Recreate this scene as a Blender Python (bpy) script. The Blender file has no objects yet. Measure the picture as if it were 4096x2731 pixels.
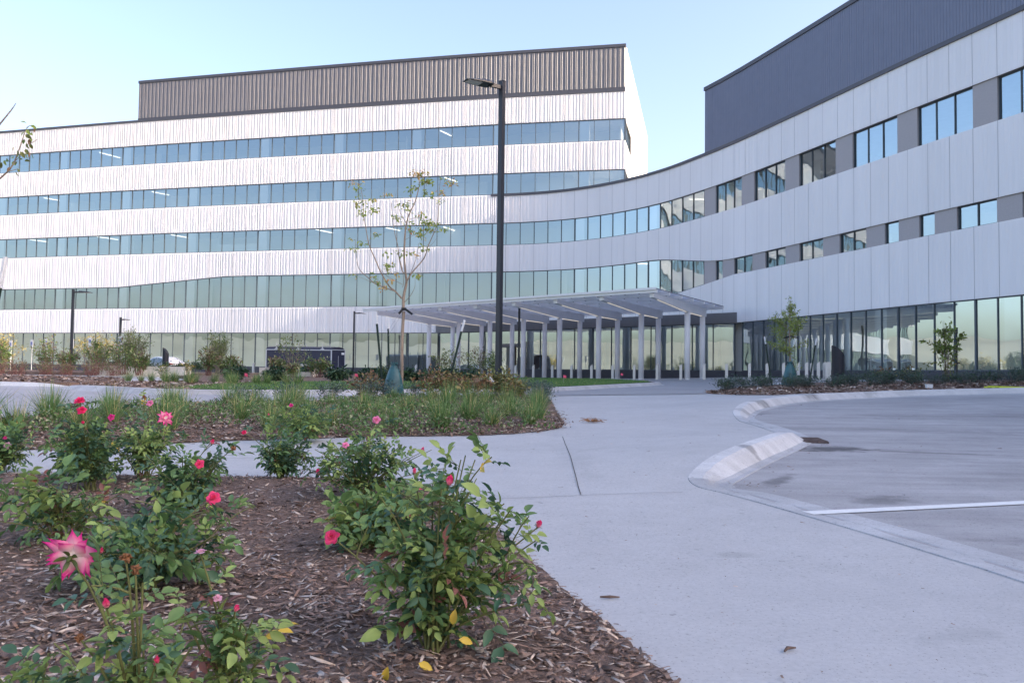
import bpy, bmesh, math, random
import numpy as np
from mathutils import Vector, Matrix
from mathutils.geometry import delaunay_2d_cdt

random.seed(7)
RNG = np.random.default_rng(11)
SC = bpy.context.scene
COL = SC.collection
R = math.radians
SUN_AZ, SUN_EL = R(-17.8), R(21.0)


# ------------------------------------------------------------------ helpers
def tag(o, label=None, cat=None, group=None, kind=None):
    if label: o['label'] = label
    if cat: o['category'] = cat
    if group: o['group'] = group
    if kind: o['kind'] = kind
    return o


def thing(name, label, cat, loc=(0, 0, 0), rz=0.0, group=None):
    o = bpy.data.objects.new(name, None)
    COL.objects.link(o)
    o.location = loc
    o.rotation_euler = (0, 0, rz)
    o.empty_display_size = 0.2
    return tag(o, label, cat, group)


def link(name, me, mats, parent=None, smooth=False):
    for m in mats:
        me.materials.append(m)
    if smooth:
        me.polygons.foreach_set('use_smooth', np.ones(len(me.polygons), dtype=bool))
    me.update()
    o = bpy.data.objects.new(name, me)
    COL.objects.link(o)
    if parent is not None:
        o.parent = parent
    return o


def copy_tree(o, parent=None):
    c = o.copy()
    COL.objects.link(c)
    if parent is not None:
        c.parent = parent
    for ch in list(o.children):
        copy_tree(ch, c)
    return c


class MB:
    """Collects boxes, tubes, prisms; builds ONE mesh object."""
    def __init__(self):
        self.v, self.f, self.m = [], [], []

    def face(self, pts, mi=0):
        b = len(self.v)
        self.v += [tuple(p) for p in pts]
        self.f.append(tuple(range(b, b + len(pts))))
        self.m.append(mi)

    def hexa(self, p, mi=0):
        """8 points: bottom loop 0-3 (ccw from above), top loop 4-7."""
        b = len(self.v)
        self.v += [tuple(q) for q in p]
        for q in ((3, 2, 1, 0), (4, 5, 6, 7), (0, 1, 5, 4), (1, 2, 6, 5), (2, 3, 7, 6), (3, 0, 4, 7)):
            self.f.append(tuple(b + i for i in q))
            self.m.append(mi)

    def box(self, c, s, rz=0.0, mi=0, tilt=None):
        hx, hy, hz = s[0] / 2, s[1] / 2, s[2] / 2
        M = Matrix.Rotation(rz, 3, 'Z')
        if tilt is not None:
            M = M @ tilt
        P = []
        for z in (-hz, hz):
            for x, y in ((-hx, -hy), (hx, -hy), (hx, hy), (-hx, hy)):
                P.append(Vector(c) + M @ Vector((x, y, z)))
        self.hexa(P, mi)

    def beam(self, a, b, w, h, mi=0):
        """box from a to b, width w (horizontal), height h."""
        a, b = Vector(a), Vector(b)
        d = (b - a).normalized()
        up = Vector((0, 0, 1)) if abs(d.z) < 0.95 else Vector((0, 1, 0))
        s = d.cross(up).normalized()
        u = s.cross(d).normalized()
        P = []
        for q, k in ((a, -1), (b, -1)):
            pass
        lo = [a - s * w / 2 - u * h / 2, a + s * w / 2 - u * h / 2, b + s * w / 2 - u * h / 2, b - s * w / 2 - u * h / 2]
        hi = [p + u * h for p in lo]
        self.hexa(lo + hi, mi)

    def tube(self, pts, rad, n=6, mi=0, cap=True):
        pts = [Vector(p) for p in pts]
        if not isinstance(rad, (list, tuple)):
            rad = [rad] * len(pts)
        rings = []
        ref = None
        for i, p in enumerate(pts):
            d = (pts[min(i + 1, len(pts) - 1)] - pts[max(i - 1, 0)])
            d = d.normalized() if d.length > 1e-9 else Vector((0, 0, 1))
            if ref is None:
                ref = d.orthogonal().normalized()
            ref = (ref - d * ref.dot(d))
            ref = ref.normalized() if ref.length > 1e-6 else d.orthogonal().normalized()
            s = d.cross(ref)
            b = len(self.v)
            for k in range(n):
                a = 2 * math.pi * k / n
                self.v.append(tuple(p + (ref * math.cos(a) + s * math.sin(a)) * rad[i]))
            rings.append(b)
        for a, b in zip(rings, rings[1:]):
            for k in range(n):
                self.f.append((a + k, a + (k + 1) % n, b + (k + 1) % n, b + k))
                self.m.append(mi)
        if cap:
            self.f.append(tuple(rings[0] + k for k in reversed(range(n)))); self.m.append(mi)
            self.f.append(tuple(rings[-1] + k for k in range(n))); self.m.append(mi)

    def prism(self, poly, z0, z1, mi=0):
        """vertical prism; z0,z1 numbers or per-vertex lists; poly ccw."""
        n = len(poly)
        zz0 = z0 if isinstance(z0, (list, tuple)) else [z0] * n
        zz1 = z1 if isinstance(z1, (list, tuple)) else [z1] * n
        b = len(self.v)
        self.v += [(p[0], p[1], z) for p, z in zip(poly, zz0)] + [(p[0], p[1], z) for p, z in zip(poly, zz1)]
        self.f.append(tuple(b + k for k in reversed(range(n)))); self.m.append(mi)
        self.f.append(tuple(b + n + k for k in range(n))); self.m.append(mi)
        for k in range(n):
            j = (k + 1) % n
            self.f.append((b + k, b + j, b + n + j, b + n + k)); self.m.append(mi)

    def sweep(self, prof, path, mi=0, closed=False):
        """prof: list of rings (each a list of points) joined in order."""
        for r0, r1 in zip(prof, prof[1:]):
            b = len(self.v)
            n = len(r0)
            self.v += [tuple(p) for p in r0] + [tuple(p) for p in r1]
            rng = range(n if closed else n - 1)
            for k in rng:
                j = (k + 1) % n
                self.f.append((b + k, b + j, b + n + j, b + n + k)); self.m.append(mi)

    def build(self, name, mats, parent=None, smooth=False):
        if not isinstance(mats, (list, tuple)):
            mats = [mats]
        me = bpy.data.meshes.new(name)
        me.from_pydata(self.v, [], self.f)
        me.polygons.foreach_set('material_index', np.array(self.m, dtype=np.int32))
        return link(name, me, mats, parent, smooth)


def np_mesh(name, V, F, midx, mats, parent=None, smooth=False, color=None):
    """V (n,3), F (m,k) constant k."""
    me = bpy.data.meshes.new(name)
    V = np.ascontiguousarray(V, dtype=np.float32)
    F = np.ascontiguousarray(F, dtype=np.int32)
    m, k = F.shape
    me.vertices.add(len(V)); me.vertices.foreach_set('co', V.ravel())
    me.loops.add(m * k); me.loops.foreach_set('vertex_index', F.ravel())
    me.polygons.add(m)
    me.polygons.foreach_set('loop_start', np.arange(0, m * k, k, dtype=np.int32))
    me.polygons.foreach_set('loop_total', np.full(m, k, dtype=np.int32))
    if midx is not None:
        me.polygons.foreach_set('material_index', np.ascontiguousarray(midx, dtype=np.int32))
    me.update(calc_edges=True)
    if color is not None:
        a = me.color_attributes.new('petal', 'FLOAT_COLOR', 'POINT')
        a.data.foreach_set('color', np.ascontiguousarray(color, dtype=np.float32).ravel())
    return link(name, me, mats, parent, smooth)


def nrm(a):
    return a / np.maximum(np.linalg.norm(a, axis=-1, keepdims=True), 1e-9)


def scatter(name, tv, tf, pos, dirs, ups, scale, midx, mats, parent=None, smooth=False):
    """copies of a small template (length along +y, normal +z) merged in one mesh."""
    pos, dirs, ups = np.asarray(pos, float), nrm(np.asarray(dirs, float)), np.asarray(ups, float)
    n = len(pos)
    x = nrm(np.cross(dirs, ups))
    z = np.cross(x, dirs)
    sc = np.asarray(scale, float)
    if sc.ndim == 1:
        sc = np.repeat(sc[:, None], 3, axis=1)
    t = tv[None] * sc[:, None, :]
    V = pos[:, None] + t[..., 0:1] * x[:, None] + t[..., 1:2] * dirs[:, None] + t[..., 2:3] * z[:, None]
    F = tf[None] + (np.arange(n) * len(tv))[:, None, None]
    mi = np.repeat(np.asarray(midx, dtype=np.int32), len(tf))
    return np_mesh(name, V.reshape(-1, 3), F.reshape(-1, tf.shape[1]), mi, mats, parent, smooth)


def leaf_tpl(W=0.58, fold=0.12, droop=0.22, peak=0.42):
    ts = [0, .26, .54, .8, 1.0]
    ws = [0, .9, 1.0, .62, 0]
    v = [(0, t, -droop * t * t) for t in ts]
    for sx in (-1, 1):
        for t, w in list(zip(ts, ws))[1:4]:
            v.append((sx * W / 2 * w, t + .02, -droop * t * t + fold * w))
    l, r = (5, 6, 7), (8, 9, 10)
    f = []
    for (a, b, c), s in ((l, 0), (r, 1)):
        tr = [(0, a, 1), (1, a, b), (1, b, 2), (2, b, c), (2, c, 3), (3, c, 4)]
        f += [t if s else t[::-1] for t in tr]
    return np.array(v, float), np.array(f)


LEAF = leaf_tpl(W=.52, fold=.13, droop=.25)
LEAF_NARROW = leaf_tpl(W=.34, fold=.08, droop=.35)
LEAF_S = (np.array([(0, 0, 0), (.3, .45, .07), (0, 1, -.12), (-.3, .45, .07)], float), np.array([(0, 1, 2), (0, 2, 3)]))


# ------------------------------------------------------------------ materials
def base_mat(name):
    m = bpy.data.materials.new(name)
    m.use_nodes = True
    nt = m.node_tree
    b = nt.nodes['Principled BSDF']
    return m, nt, b


def mat(name, col, rough=.6, vary=0.0, scale=4.0, bump=0.0, bscale=40.0, metal=0.0, spec=None, stretch=None, detail=4.0,
        vary2=0.0, scale2=.35):
    m, nt, b = base_mat(name)
    N, L = nt.nodes, nt.links
    b.inputs['Roughness'].default_value = rough
    b.inputs['Metallic'].default_value = metal
    b.inputs['Specular IOR Level'].default_value = .5 if rough < .8 else .12
    if spec is not None:
        b.inputs['Specular IOR Level'].default_value = spec
    c = (*col, 1)
    b.inputs['Base Color'].default_value = c
    tc = N.new('ShaderNodeTexCoord')
    src = tc.outputs['Object']
    if stretch:
        mp = N.new('ShaderNodeMapping')
        mp.inputs['Scale'].default_value = stretch
        L.new(src, mp.inputs['Vector'])
        src = mp.outputs['Vector']
    if vary > 0:
        nz = N.new('ShaderNodeTexNoise')
        nz.inputs['Scale'].default_value = scale
        nz.inputs['Detail'].default_value = detail
        L.new(src, nz.inputs['Vector'])
        rp = N.new('ShaderNodeMapRange')
        rp.inputs['From Min'].default_value = .3
        rp.inputs['From Max'].default_value = .7
        rp.inputs['To Min'].default_value = 1 - vary
        rp.inputs['To Max'].default_value = 1 + vary
        L.new(nz.outputs['Fac'], rp.inputs['Value'])
        fac = rp.outputs['Result']
        if vary2 > 0:
            n2 = N.new('ShaderNodeTexNoise')
            n2.inputs['Scale'].default_value = scale2
            n2.inputs['Detail'].default_value = 3
            L.new(src, n2.inputs['Vector'])
            r2 = N.new('ShaderNodeMapRange')
            r2.inputs['From Min'].default_value = .3
            r2.inputs['From Max'].default_value = .7
            r2.inputs['To Min'].default_value = 1 - vary2
            r2.inputs['To Max'].default_value = 1 + vary2
            L.new(n2.outputs['Fac'], r2.inputs['Value'])
            mm = N.new('ShaderNodeMath'); mm.operation = 'MULTIPLY'
            L.new(fac, mm.inputs[0]); L.new(r2.outputs['Result'], mm.inputs[1])
            fac = mm.outputs[0]
        vm = N.new('ShaderNodeVectorMath'); vm.operation = 'SCALE'
        vm.inputs[0].default_value = col
        L.new(fac, vm.inputs['Scale'])
        L.new(vm.outputs['Vector'], b.inputs['Base Color'])
    if bump > 0:
        nb = N.new('ShaderNodeTexNoise')
        nb.inputs['Scale'].default_value = bscale
        nb.inputs['Detail'].default_value = 5
        L.new(src, nb.inputs['Vector'])
        bp = N.new('ShaderNodeBump')
        bp.inputs['Strength'].default_value = bump
        bp.inputs['Distance'].default_value = .02
        L.new(nb.outputs['Fac'], bp.inputs['Height'])
        L.new(bp.outputs['Normal'], b.inputs['Normal'])
    return m


def concrete(name, col, mott=.06, specks=.35, stains=(), streak=0.0):
    """broom-finished concrete: cloudy mottling, fine dark specks, scuffs, and stains at given places."""
    m, nt, b = base_mat(name)
    N, L = nt.nodes, nt.links
    b.inputs['Roughness'].default_value = .88
    b.inputs['Specular IOR Level'].default_value = .15
    geo = N.new('ShaderNodeNewGeometry')
    P = geo.outputs['Position']
    def noise(scale, detail, lo, hi, t0, t1, vec=P, rough=.55):
        z = N.new('ShaderNodeTexNoise'); z.inputs['Scale'].default_value = scale; z.inputs['Detail'].default_value = detail; z.inputs['Roughness'].default_value = rough
        L.new(vec, z.inputs['Vector'])
        r = N.new('ShaderNodeMapRange'); r.inputs['From Min'].default_value = lo; r.inputs['From Max'].default_value = hi
        r.inputs['To Min'].default_value = t0; r.inputs['To Max'].default_value = t1
        L.new(z.outputs['Fac'], r.inputs['Value'])
        return r.outputs['Result']
    def mul(u, v):
        q = N.new('ShaderNodeMath'); q.operation = 'MULTIPLY'; L.new(u, q.inputs[0]); L.new(v, q.inputs[1]); return q.outputs[0]
    f = noise(.45, 4, .3, .7, 1 - mott, 1 + mott)
    f = mul(f, noise(3.2, 6, .3, .7, 1 - mott * .7, 1 + mott * .7))
    f = mul(f, noise(38, 3, .35, .65, .95, 1.04))
    f = mul(f, noise(85, 2, .62, .70, 1.0, 1 - specks))
    f = mul(f, noise(16, 4, .66, .73, 1.0, 1 - specks * .8))
    if streak:
        mp = N.new('ShaderNodeMapping'); mp.inputs['Rotation'].default_value = (0, 0, .5); mp.inputs['Scale'].default_value = (.35, 2.6, 1)
        L.new(P, mp.inputs['Vector'])
        f = mul(f, noise(1.1, 6, .35, .68, 1 + streak * .6, 1 - streak, mp.outputs['Vector'], .65))
    for (x, y, rx, ry, ang, k) in stains:
        mp = N.new('ShaderNodeMapping'); mp.vector_type = 'TEXTURE'
        mp.inputs['Location'].default_value = (x, y, 0); mp.inputs['Rotation'].default_value = (0, 0, ang); mp.inputs['Scale'].default_value = (rx, ry, 1e4)
        L.new(P, mp.inputs['Vector'])
        ln = N.new('ShaderNodeVectorMath'); ln.operation = 'LENGTH'; L.new(mp.outputs['Vector'], ln.inputs[0])
        nz = noise(5.5, 6, .25, .75, -.55, .55)
        ad = N.new('ShaderNodeMath'); ad.operation = 'ADD'; L.new(ln.outputs['Value'], ad.inputs[0]); L.new(nz, ad.inputs[1])
        r = N.new('ShaderNodeMapRange'); r.inputs['From Min'].default_value = .45; r.inputs['From Max'].default_value = 1.05
        r.inputs['To Min'].default_value = k; r.inputs['To Max'].default_value = 1.0
        L.new(ad.outputs[0], r.inputs['Value'])
        f = mul(f, r.outputs['Result'])
    vm = N.new('ShaderNodeVectorMath'); vm.operation = 'SCALE'; vm.inputs[0].default_value = col
    L.new(f, vm.inputs['Scale']); L.new(vm.outputs['Vector'], b.inputs['Base Color'])
    nb = N.new('ShaderNodeTexNoise'); nb.inputs['Scale'].default_value = 150; nb.inputs['Detail'].default_value = 4
    L.new(P, nb.inputs['Vector'])
    bp = N.new('ShaderNodeBump'); bp.inputs['Strength'].default_value = .18; bp.inputs['Distance'].default_value = .01
    L.new(nb.outputs['Fac'], bp.inputs['Height']); L.new(bp.outputs['Normal'], b.inputs['Normal'])
    return m


def leaf_mat(name, col, rough=.42, trans=.22, vary=.28, scale=9.0):
    m, nt, b = base_mat(name)
    N, L = nt.nodes, nt.links
    b.inputs['Roughness'].default_value = rough
    b.inputs['Specular IOR Level'].default_value = .35
    tc = N.new('ShaderNodeTexCoord')
    nz = N.new('ShaderNodeTexNoise'); nz.inputs['Scale'].default_value = scale; nz.inputs['Detail'].default_value = 2
    L.new(tc.outputs['Object'], nz.inputs['Vector'])
    rp = N.new('ShaderNodeMapRange')
    rp.inputs['From Min'].default_value = .3; rp.inputs['From Max'].default_value = .7
    rp.inputs['To Min'].default_value = 1 - vary; rp.inputs['To Max'].default_value = 1 + vary
    L.new(nz.outputs['Fac'], rp.inputs['Value'])
    vm = N.new('ShaderNodeVectorMath'); vm.operation = 'SCALE'; vm.inputs[0].default_value = col
    L.new(rp.outputs['Result'], vm.inputs['Scale'])
    L.new(vm.outputs['Vector'], b.inputs['Base Color'])
    tr = N.new('ShaderNodeBsdfTranslucent')
    L.new(vm.outputs['Vector'], tr.inputs['Color'])
    mx = N.new('ShaderNodeMixShader'); mx.inputs['Fac'].default_value = trans
    L.new(b.outputs[0], mx.inputs[1]); L.new(tr.outputs[0], mx.inputs[2])
    L.new(mx.outputs[0], N['Material Output'].inputs['Surface'])
    return m


def petal_mat(name):
    m, nt, b = base_mat(name)
    N, L = nt.nodes, nt.links
    at = N.new('ShaderNodeAttribute'); at.attribute_name = 'petal'
    L.new(at.outputs['Color'], b.inputs['Base Color'])
    b.inputs['Roughness'].default_value = .55
    b.inputs['Specular IOR Level'].default_value = .2
    tr = N.new('ShaderNodeBsdfTranslucent')
    L.new(at.outputs['Color'], tr.inputs['Color'])
    mx = N.new('ShaderNodeMixShader'); mx.inputs['Fac'].default_value = .3
    L.new(b.outputs[0], mx.inputs[1]); L.new(tr.outputs[0], mx.inputs[2])
    L.new(mx.outputs[0], N['Material Output'].inputs['Surface'])
    return m


def glass_mat(name, tint, refl, base_fac=.24, wav=.05, wscale=.9):
    """architectural pane: see-through tint plus mirror reflection with slightly wavy sheets."""
    m, nt, b = base_mat(name)
    N, L = nt.nodes, nt.links
    N.remove(b)
    tp = N.new('ShaderNodeBsdfTransparent'); tp.inputs['Color'].default_value = (*tint, 1)
    gl = N.new('ShaderNodeBsdfGlossy'); gl.inputs['Roughness'].default_value = 0.0
    gl.inputs['Color'].default_value = (*refl, 1)
    tc = N.new('ShaderNodeTexCoord')
    nz = N.new('ShaderNodeTexNoise'); nz.inputs['Scale'].default_value = wscale; nz.inputs['Detail'].default_value = 1
    L.new(tc.outputs['Object'], nz.inputs['Vector'])
    bp = N.new('ShaderNodeBump'); bp.inputs['Strength'].default_value = wav; bp.inputs['Distance'].default_value = .1
    L.new(nz.outputs['Fac'], bp.inputs['Height'])
    L.new(bp.outputs['Normal'], gl.inputs['Normal'])
    fr = N.new('ShaderNodeFresnel'); fr.inputs['IOR'].default_value = 1.5
    mr = N.new('ShaderNodeMapRange')
    mr.inputs['From Min'].default_value = .04; mr.inputs['From Max'].default_value = 1
    mr.inputs['To Min'].default_value = base_fac; mr.inputs['To Max'].default_value = 1
    L.new(fr.outputs[0], mr.inputs['Value'])
    mx = N.new('ShaderNodeMixShader')
    L.new(mr.outputs['Result'], mx.inputs['Fac'])
    L.new(tp.outputs[0], mx.inputs[1]); L.new(gl.outputs[0], mx.inputs[2])
    L.new(mx.outputs[0], N['Material Output'].inputs['Surface'])
    return m


def emit_mat(name, col, s):
    m, nt, b = base_mat(name)
    b.inputs['Base Color'].default_value = (.8, .8, .8, 1)
    b.inputs['Emission Color'].default_value = (*col, 1)
    b.inputs['Emission Strength'].default_value = s
    return m


M = {}
M['walk'] = concrete('walk_concrete', (.475, .475, .475), .06, .40, [(.9, 8.9, .25, .12, .3, .9), (.2, 3.2, .1, .06, .2, .86), (1.2, 4.4, .12, .07, 0, .86), (1.7, 3.1, .2, .1, .4, .9), (.62, 8.2, .18, 1.6, 0, .94)])
M['lot'] = concrete('lot_concrete', (.375, .37, .375), .10, .40, [(3.75, 9.75, .62, .34, .2, .38), (4.7, 9.5, 1.0, .13, -.25, .70), (2.75, 6.15, .34, .22, .7, .66), (2.35, 7.2, .5, .10, 1.0, .55), (6.5, 7.4, 1.8, .35, .3, 1.16), (5.2, 12.5, 2.4, .5, -.1, .86), (8.5, 15.5, 3, .7, .15, .84), (6.3, 9.0, 2.2, .3, .25, 1.13), (4.6, 15.6, .8, .2, .7, .75), (3.3, 4.7, .8, .16, -.4, .87)], .16)
M['road'] = concrete('road_concrete', (.41, .40, .41), .07, .3, [], .10)
M['drive'] = concrete('drive_concrete', (.335, .335, .345), .07, .3, [], .08)
M['kerb'] = concrete('kerb_concrete', (.62, .615, .61), .10, .45, [(2.45, 8.45, .10, .22, .3, .55), (5.2, 17.3, .5, .2, .8, .6), (4.35, 15.2, .3, .3, .7, .7), (7.2, 20.1, .5, .25, .7, .66), (9.3, 21.6, .4, .25, .5, .75), (1.75, 6.9, .3, .12, .9, .75)], .16)
M['kerb_plain'] = concrete('kerb_plain', (.50, .49, .49), .12, .4, [], .14)
M['gutter'] = concrete('gutter_concrete', (.47, .475, .485), .12, .5, [], .12)
M['paint'] = mat('white_paint', (.78, .78, .76), .7, .06, 30, .1, 200)
M['joint'] = mat('joint_dark', (.09, .085, .08), .95)
M['soil'] = mat('mulch_soil', (.20, .14, .112), .95, .45, 38, .9, 60, vary2=.25, scale2=1.5, detail=8)
M['far_ground'] = mat('far_ground', (.09, .11, .045), .95, .3, 1.5, .3, 20, vary2=.25, scale2=.05)
M['added_rise'] = mat('added_rise_tan', (.34, .33, .27), .95, .15, .02, vary2=.1, scale2=.006)  # pale ground of the added rise, there only for the glass to mirror
M['lawn'] = mat('lawn_turf', (.075, .15, .035), .9, .35, 14, .9, 90, vary2=.25, scale2=.9, detail=8)
M['chip0'] = mat('chip_dark', (.15, .105, .085), .85, .3, 30)
M['chip1'] = mat('chip_brown', (.28, .20, .158), .85, .3, 30)
M['chip2'] = mat('chip_red', (.33, .215, .165), .85, .3, 30)
M['chip3'] = mat('chip_tan', (.62, .50, .40), .85, .3, 30)
M['chip4'] = mat('chip_grey', (.46, .40, .355), .85, .3, 30)
CHIPS = [M['chip%d' % i] for i in range(5)]
M['white'] = mat('white_panel', (.80, .79, .795), .5, .025, 1.2, 0, spec=.4, stretch=(1, 1, .15), vary2=.03, scale2=.25)
M['backing'] = mat('panel_backing', (.33, .33, .35), .8)
M['trim'] = mat('window_trim', (.30, .275, .25), .55, .05, 3)
M['dark'] = mat('penthouse_metal', (.160, .162, .185), .42, .05, 2, metal=.0, spec=.5)
M['coping'] = mat('dark_coping', (.075, .078, .095), .5)
M['roofbox'] = mat('roof_box_metal', (.165, .185, .255), .5, .04, 2)
M['mull'] = mat('mullion_dark', (.075, .095, .115), .45)
M['pier'] = mat('grey_pier', (.42, .40, .405), .85, .08, 30, .15, 90)
M['plinth'] = mat('dark_plinth', (.055, .056, .07), .7, .1, 5)
M['fascia'] = mat('grey_fascia', (.15, .145, .148), .6, .06, 3)
M['inner'] = mat('interior_paint', (.88, .88, .86), .8)
M['ceiling'] = mat('interior_ceiling', (.82, .83, .84), .85, .03, 3)
M['floor'] = mat('interior_floor', (.45, .44, .42), .5)
M['icol'] = mat('interior_column', (.92, .93, .92), .7)
M['glass'] = glass_mat('ribbon_glass', (.93, .985, .985), (.74, .90, .97), .36)
M['glassg'] = glass_mat('lobby_glass', (.93, .99, .98), (.78, .95, .98), .46, .05, .7)
M['canopy'] = mat('canopy_white', (.80, .79, .79), .45, .03, 3)
M['poly'] = leaf_mat('canopy_sheet', (.74, .75, .80), .35, .55, .03, 2)
_nt = M['poly'].node_tree
_tp = _nt.nodes.new('ShaderNodeBsdfTransparent'); _tp.inputs['Color'].default_value = (.86, .87, .92, 1)
_mx = _nt.nodes.new('ShaderNodeMixShader'); _mx.inputs['Fac'].default_value = .5
_nt.links.new(_nt.nodes['Mix Shader'].outputs[0], _mx.inputs[1]); _nt.links.new(_tp.outputs[0], _mx.inputs[2])
_nt.links.new(_mx.outputs[0], _nt.nodes['Material Output'].inputs['Surface'])
M['strip'] = emit_mat('light_strip', (1.0, .86, .66), .24)
M['ilight'] = emit_mat('ceiling_strip', (1.0, .92, .80), 1.6)
M['colpaint'] = mat('column_white', (.84, .83, .83), .45, .02, 2)
M['pole'] = mat('lamp_black', (.016, .018, .026), .38, .1, 20)
M['lens'] = mat('lamp_lens', (.62, .60, .56), .3, .1, 40)
M['steel'] = mat('bollard_steel', (.60, .60, .61), .33, .05, 8, metal=.75)
M['bollight'] = mat('bollard_dark', (.014, .016, .026), .5, .1, 15)
M['bark'] = mat('young_bark', (.34, .27, .21), .9, .25, 14, .5, 50, stretch=(1, 1, .25))
M['twig'] = mat('twig_grey', (.24, .20, .18), .9, .2, 20)
M['twigred'] = mat('twig_red', (.26, .13, .11), .9, .2, 20)
M['cane'] = leaf_mat('rose_cane', (.16, .17, .06), .5, 0, .35, 6)
M['bag'] = mat('bag_green', (.035, .12, .135), .42, .35, 3.5, .7, 6, spec=.5)
M['post'] = mat('post_green', (.012, .035, .026), .55, .2, 8)
M['cap'] = mat('post_white', (.78, .79, .80), .5)
M['strap'] = mat('strap_black', (.012, .012, .014), .6)
M['wire'] = mat('wire_grey', (.45, .46, .48), .4, metal=.6)
M['stone'] = mat('seat_stone', (.76, .70, .60), .9, .12, 3, .4, 25, vary2=.1, scale2=.8)
M['pinkflag'] = mat('flag_pink', (.95, .12, .22), .6)
M['trailer'] = mat('trailer_navy', (.026, .029, .055), .4, .15, 2, spec=.5)
M['alu'] = mat('trailer_alu', (.62, .63, .66), .35, metal=.5)
M['carw'] = mat('car_white', (.80, .81, .84), .22, spec=.6)
M['carglass'] = mat('car_glass', (.03, .05, .055), .06, spec=.8)
M['tail'] = mat('car_tail', (.42, .015, .015), .25)
M['tyre'] = mat('tyre_black', (.015, .015, .016), .8)
M['signw'] = mat('sign_white', (.80, .80, .80), .5)
M['signb'] = mat('sign_blue', (.03, .08, .36), .5)
M['signg'] = mat('sign_green', (.012, .05, .045), .5)
M['galv'] = mat('sign_post', (.45, .47, .48), .45, metal=.5)
M['orange'] = mat('cone_orange', (.80, .11, .025), .55)
M['hose'] = mat('hose_yellow', (.55, .62, .05), .5)
M['straw'] = mat('dry_straw', (.32, .17, .09), .9, .3, 30)
M['iron'] = mat('drain_iron', (.12, .095, .09), .8, .3, 20)
M['brownwall'] = mat('lobby_wood', (.16, .085, .05), .6, .2, 3)

G_ROSE = [leaf_mat('rose_leaf_dark', (.075, .155, .085), .5, .2), leaf_mat('rose_leaf_mid', (.150, .255, .088), .5, .25), leaf_mat('rose_leaf_light', (.30, .40, .12), .5, .3),
          leaf_mat('rose_leaf_yellow', (.62, .43, .06)), leaf_mat('rose_leaf_red', (.24, .10, .08))]
G_GRASS = [leaf_mat('grass_green', (0.121, 0.233, 0.069), .5, .3), leaf_mat('grass_light', (0.224, 0.328, 0.113), .5, .3),
           leaf_mat('grass_straw', (0.621, 0.517, 0.224), .6, .3)]
G_OAK = [leaf_mat('oak_brown', (.25, .155, .085)), leaf_mat('oak_gold', (.34, .265, .10)), leaf_mat('oak_olive', (.22, .24, .09)),
         leaf_mat('oak_red', (.25, .12, .075))]
G_GREY = [leaf_mat('grey_leaf', (0.108, 0.156, 0.130), .6), leaf_mat('grey_leaf_dark', (0.065, 0.103, 0.086), .6),
          leaf_mat('grey_leaf_light', (0.184, 0.248, 0.184), .6)]
G_DARK = [leaf_mat('dark_leaf', (0.028, 0.068, 0.036)), leaf_mat('dark_leaf_mid', (0.056, 0.110, 0.044)), leaf_mat('dark_leaf_tip', (0.140, 0.200, 0.100))]
G_TREE = [leaf_mat('tree_olive', (.36, .43, .10), .5, .35), leaf_mat('tree_green', (.26, .36, .085), .5, .35), leaf_mat('tree_gold', (.62, .46, .16), .5, .4),
          leaf_mat('tree_peach', (.65, .38, .2), .5, .4)]
G_SHR = [leaf_mat('shrub_green', (0.124, 0.200, 0.061)), leaf_mat('shrub_olive', (0.238, 0.289, 0.100)), leaf_mat('shrub_brown', (.21, .145, .10)),
         leaf_mat('shrub_pale', (.40, .41, .23))]
G_GOLD = [leaf_mat('gold_leaf', (.46, .36, .07)), leaf_mat('gold_pale', (.55, .46, .16)), leaf_mat('gold_green', (.16, .18, .05))]
M['petal'] = petal_mat('rose_petal')
M['sepal'] = leaf_mat('rose_sepal', (.12, .16, .05))
M['dead'] = leaf_mat('rose_spent', (.24, .11, .05), .8, .1)


# ------------------------------------------------------------------ ground shape
def lin(a, b, t): return min(1.0, max(0.0, (t - a) / (b - a)))
def smo(a, b, t):
    t = lin(a, b, t)
    return t * t * (3 - 2 * t)


def g(x, y):
    z = .33 * lin(4, 20, y) + .37 * lin(20, 52, y)
    z += smo(10, 22, y) * (.012 * (min(max(x, 2), 20) - 2) + .02 * (min(max(x, 9), 20) - 9))
    return z


# kerb line between walk and parking lot: x, y, kerb height
KERB = [(4.2, -8, 0), (3.45, -3, 0), (2.85, 1.5, 0), (2.42, 3.9, 0), (2.31, 4.36, 0), (2.15, 4.94, 0), (1.9, 5.72, 0), (1.68, 6.34, .0),
        (1.50, 6.62, .015), (1.49, 6.94, .04), (1.64, 7.26, .085), (1.88, 7.72, .125), (2.2, 8.31, .14), (2.53, 8.9, .145), (2.92, 9.57, .145), (3.26, 10.18, .14),
        (3.52, 10.7, .10), (3.70, 11.3, .02), (3.80, 12.1, 0), (3.85, 13.0, 0), (3.85, 13.9, .0), (3.92, 14.5, .05),
        (4.07, 15.06, .11), (4.47, 16.12, .15), (4.91, 17.04, .16), (6.06, 18.86, .16), (7.93, 20.84, .16), (10.25, 22.16, .16),
        (12.14, 22.45, .16), (13.94, 22.5, .16), (20, 22.6, .16), (40, 22.8, .16)]


def kerb_near(x, y):
    best = (1e9, 0)
    for a, b in zip(KERB, KERB[1:]):
        dx, dy = b[0] - a[0], b[1] - a[1]
        t = min(1, max(0, ((x - a[0]) * dx + (y - a[1]) * dy) / (dx * dx + dy * dy)))
        d = math.hypot(x - a[0] - t * dx, y - a[1] - t * dy)
        if d < best[0]:
            best = (d, a[2] + t * (b[2] - a[2]))
    return best


def gw(x, y):
    """walk level: rises to the kerb where the kerb stands."""
    z = g(x, y)
    if y < 32 and x > -3:
        d, h = kerb_near(x, y)
        z += h * (1 - smo(0.0, 2.6, d))
    return z


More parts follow.
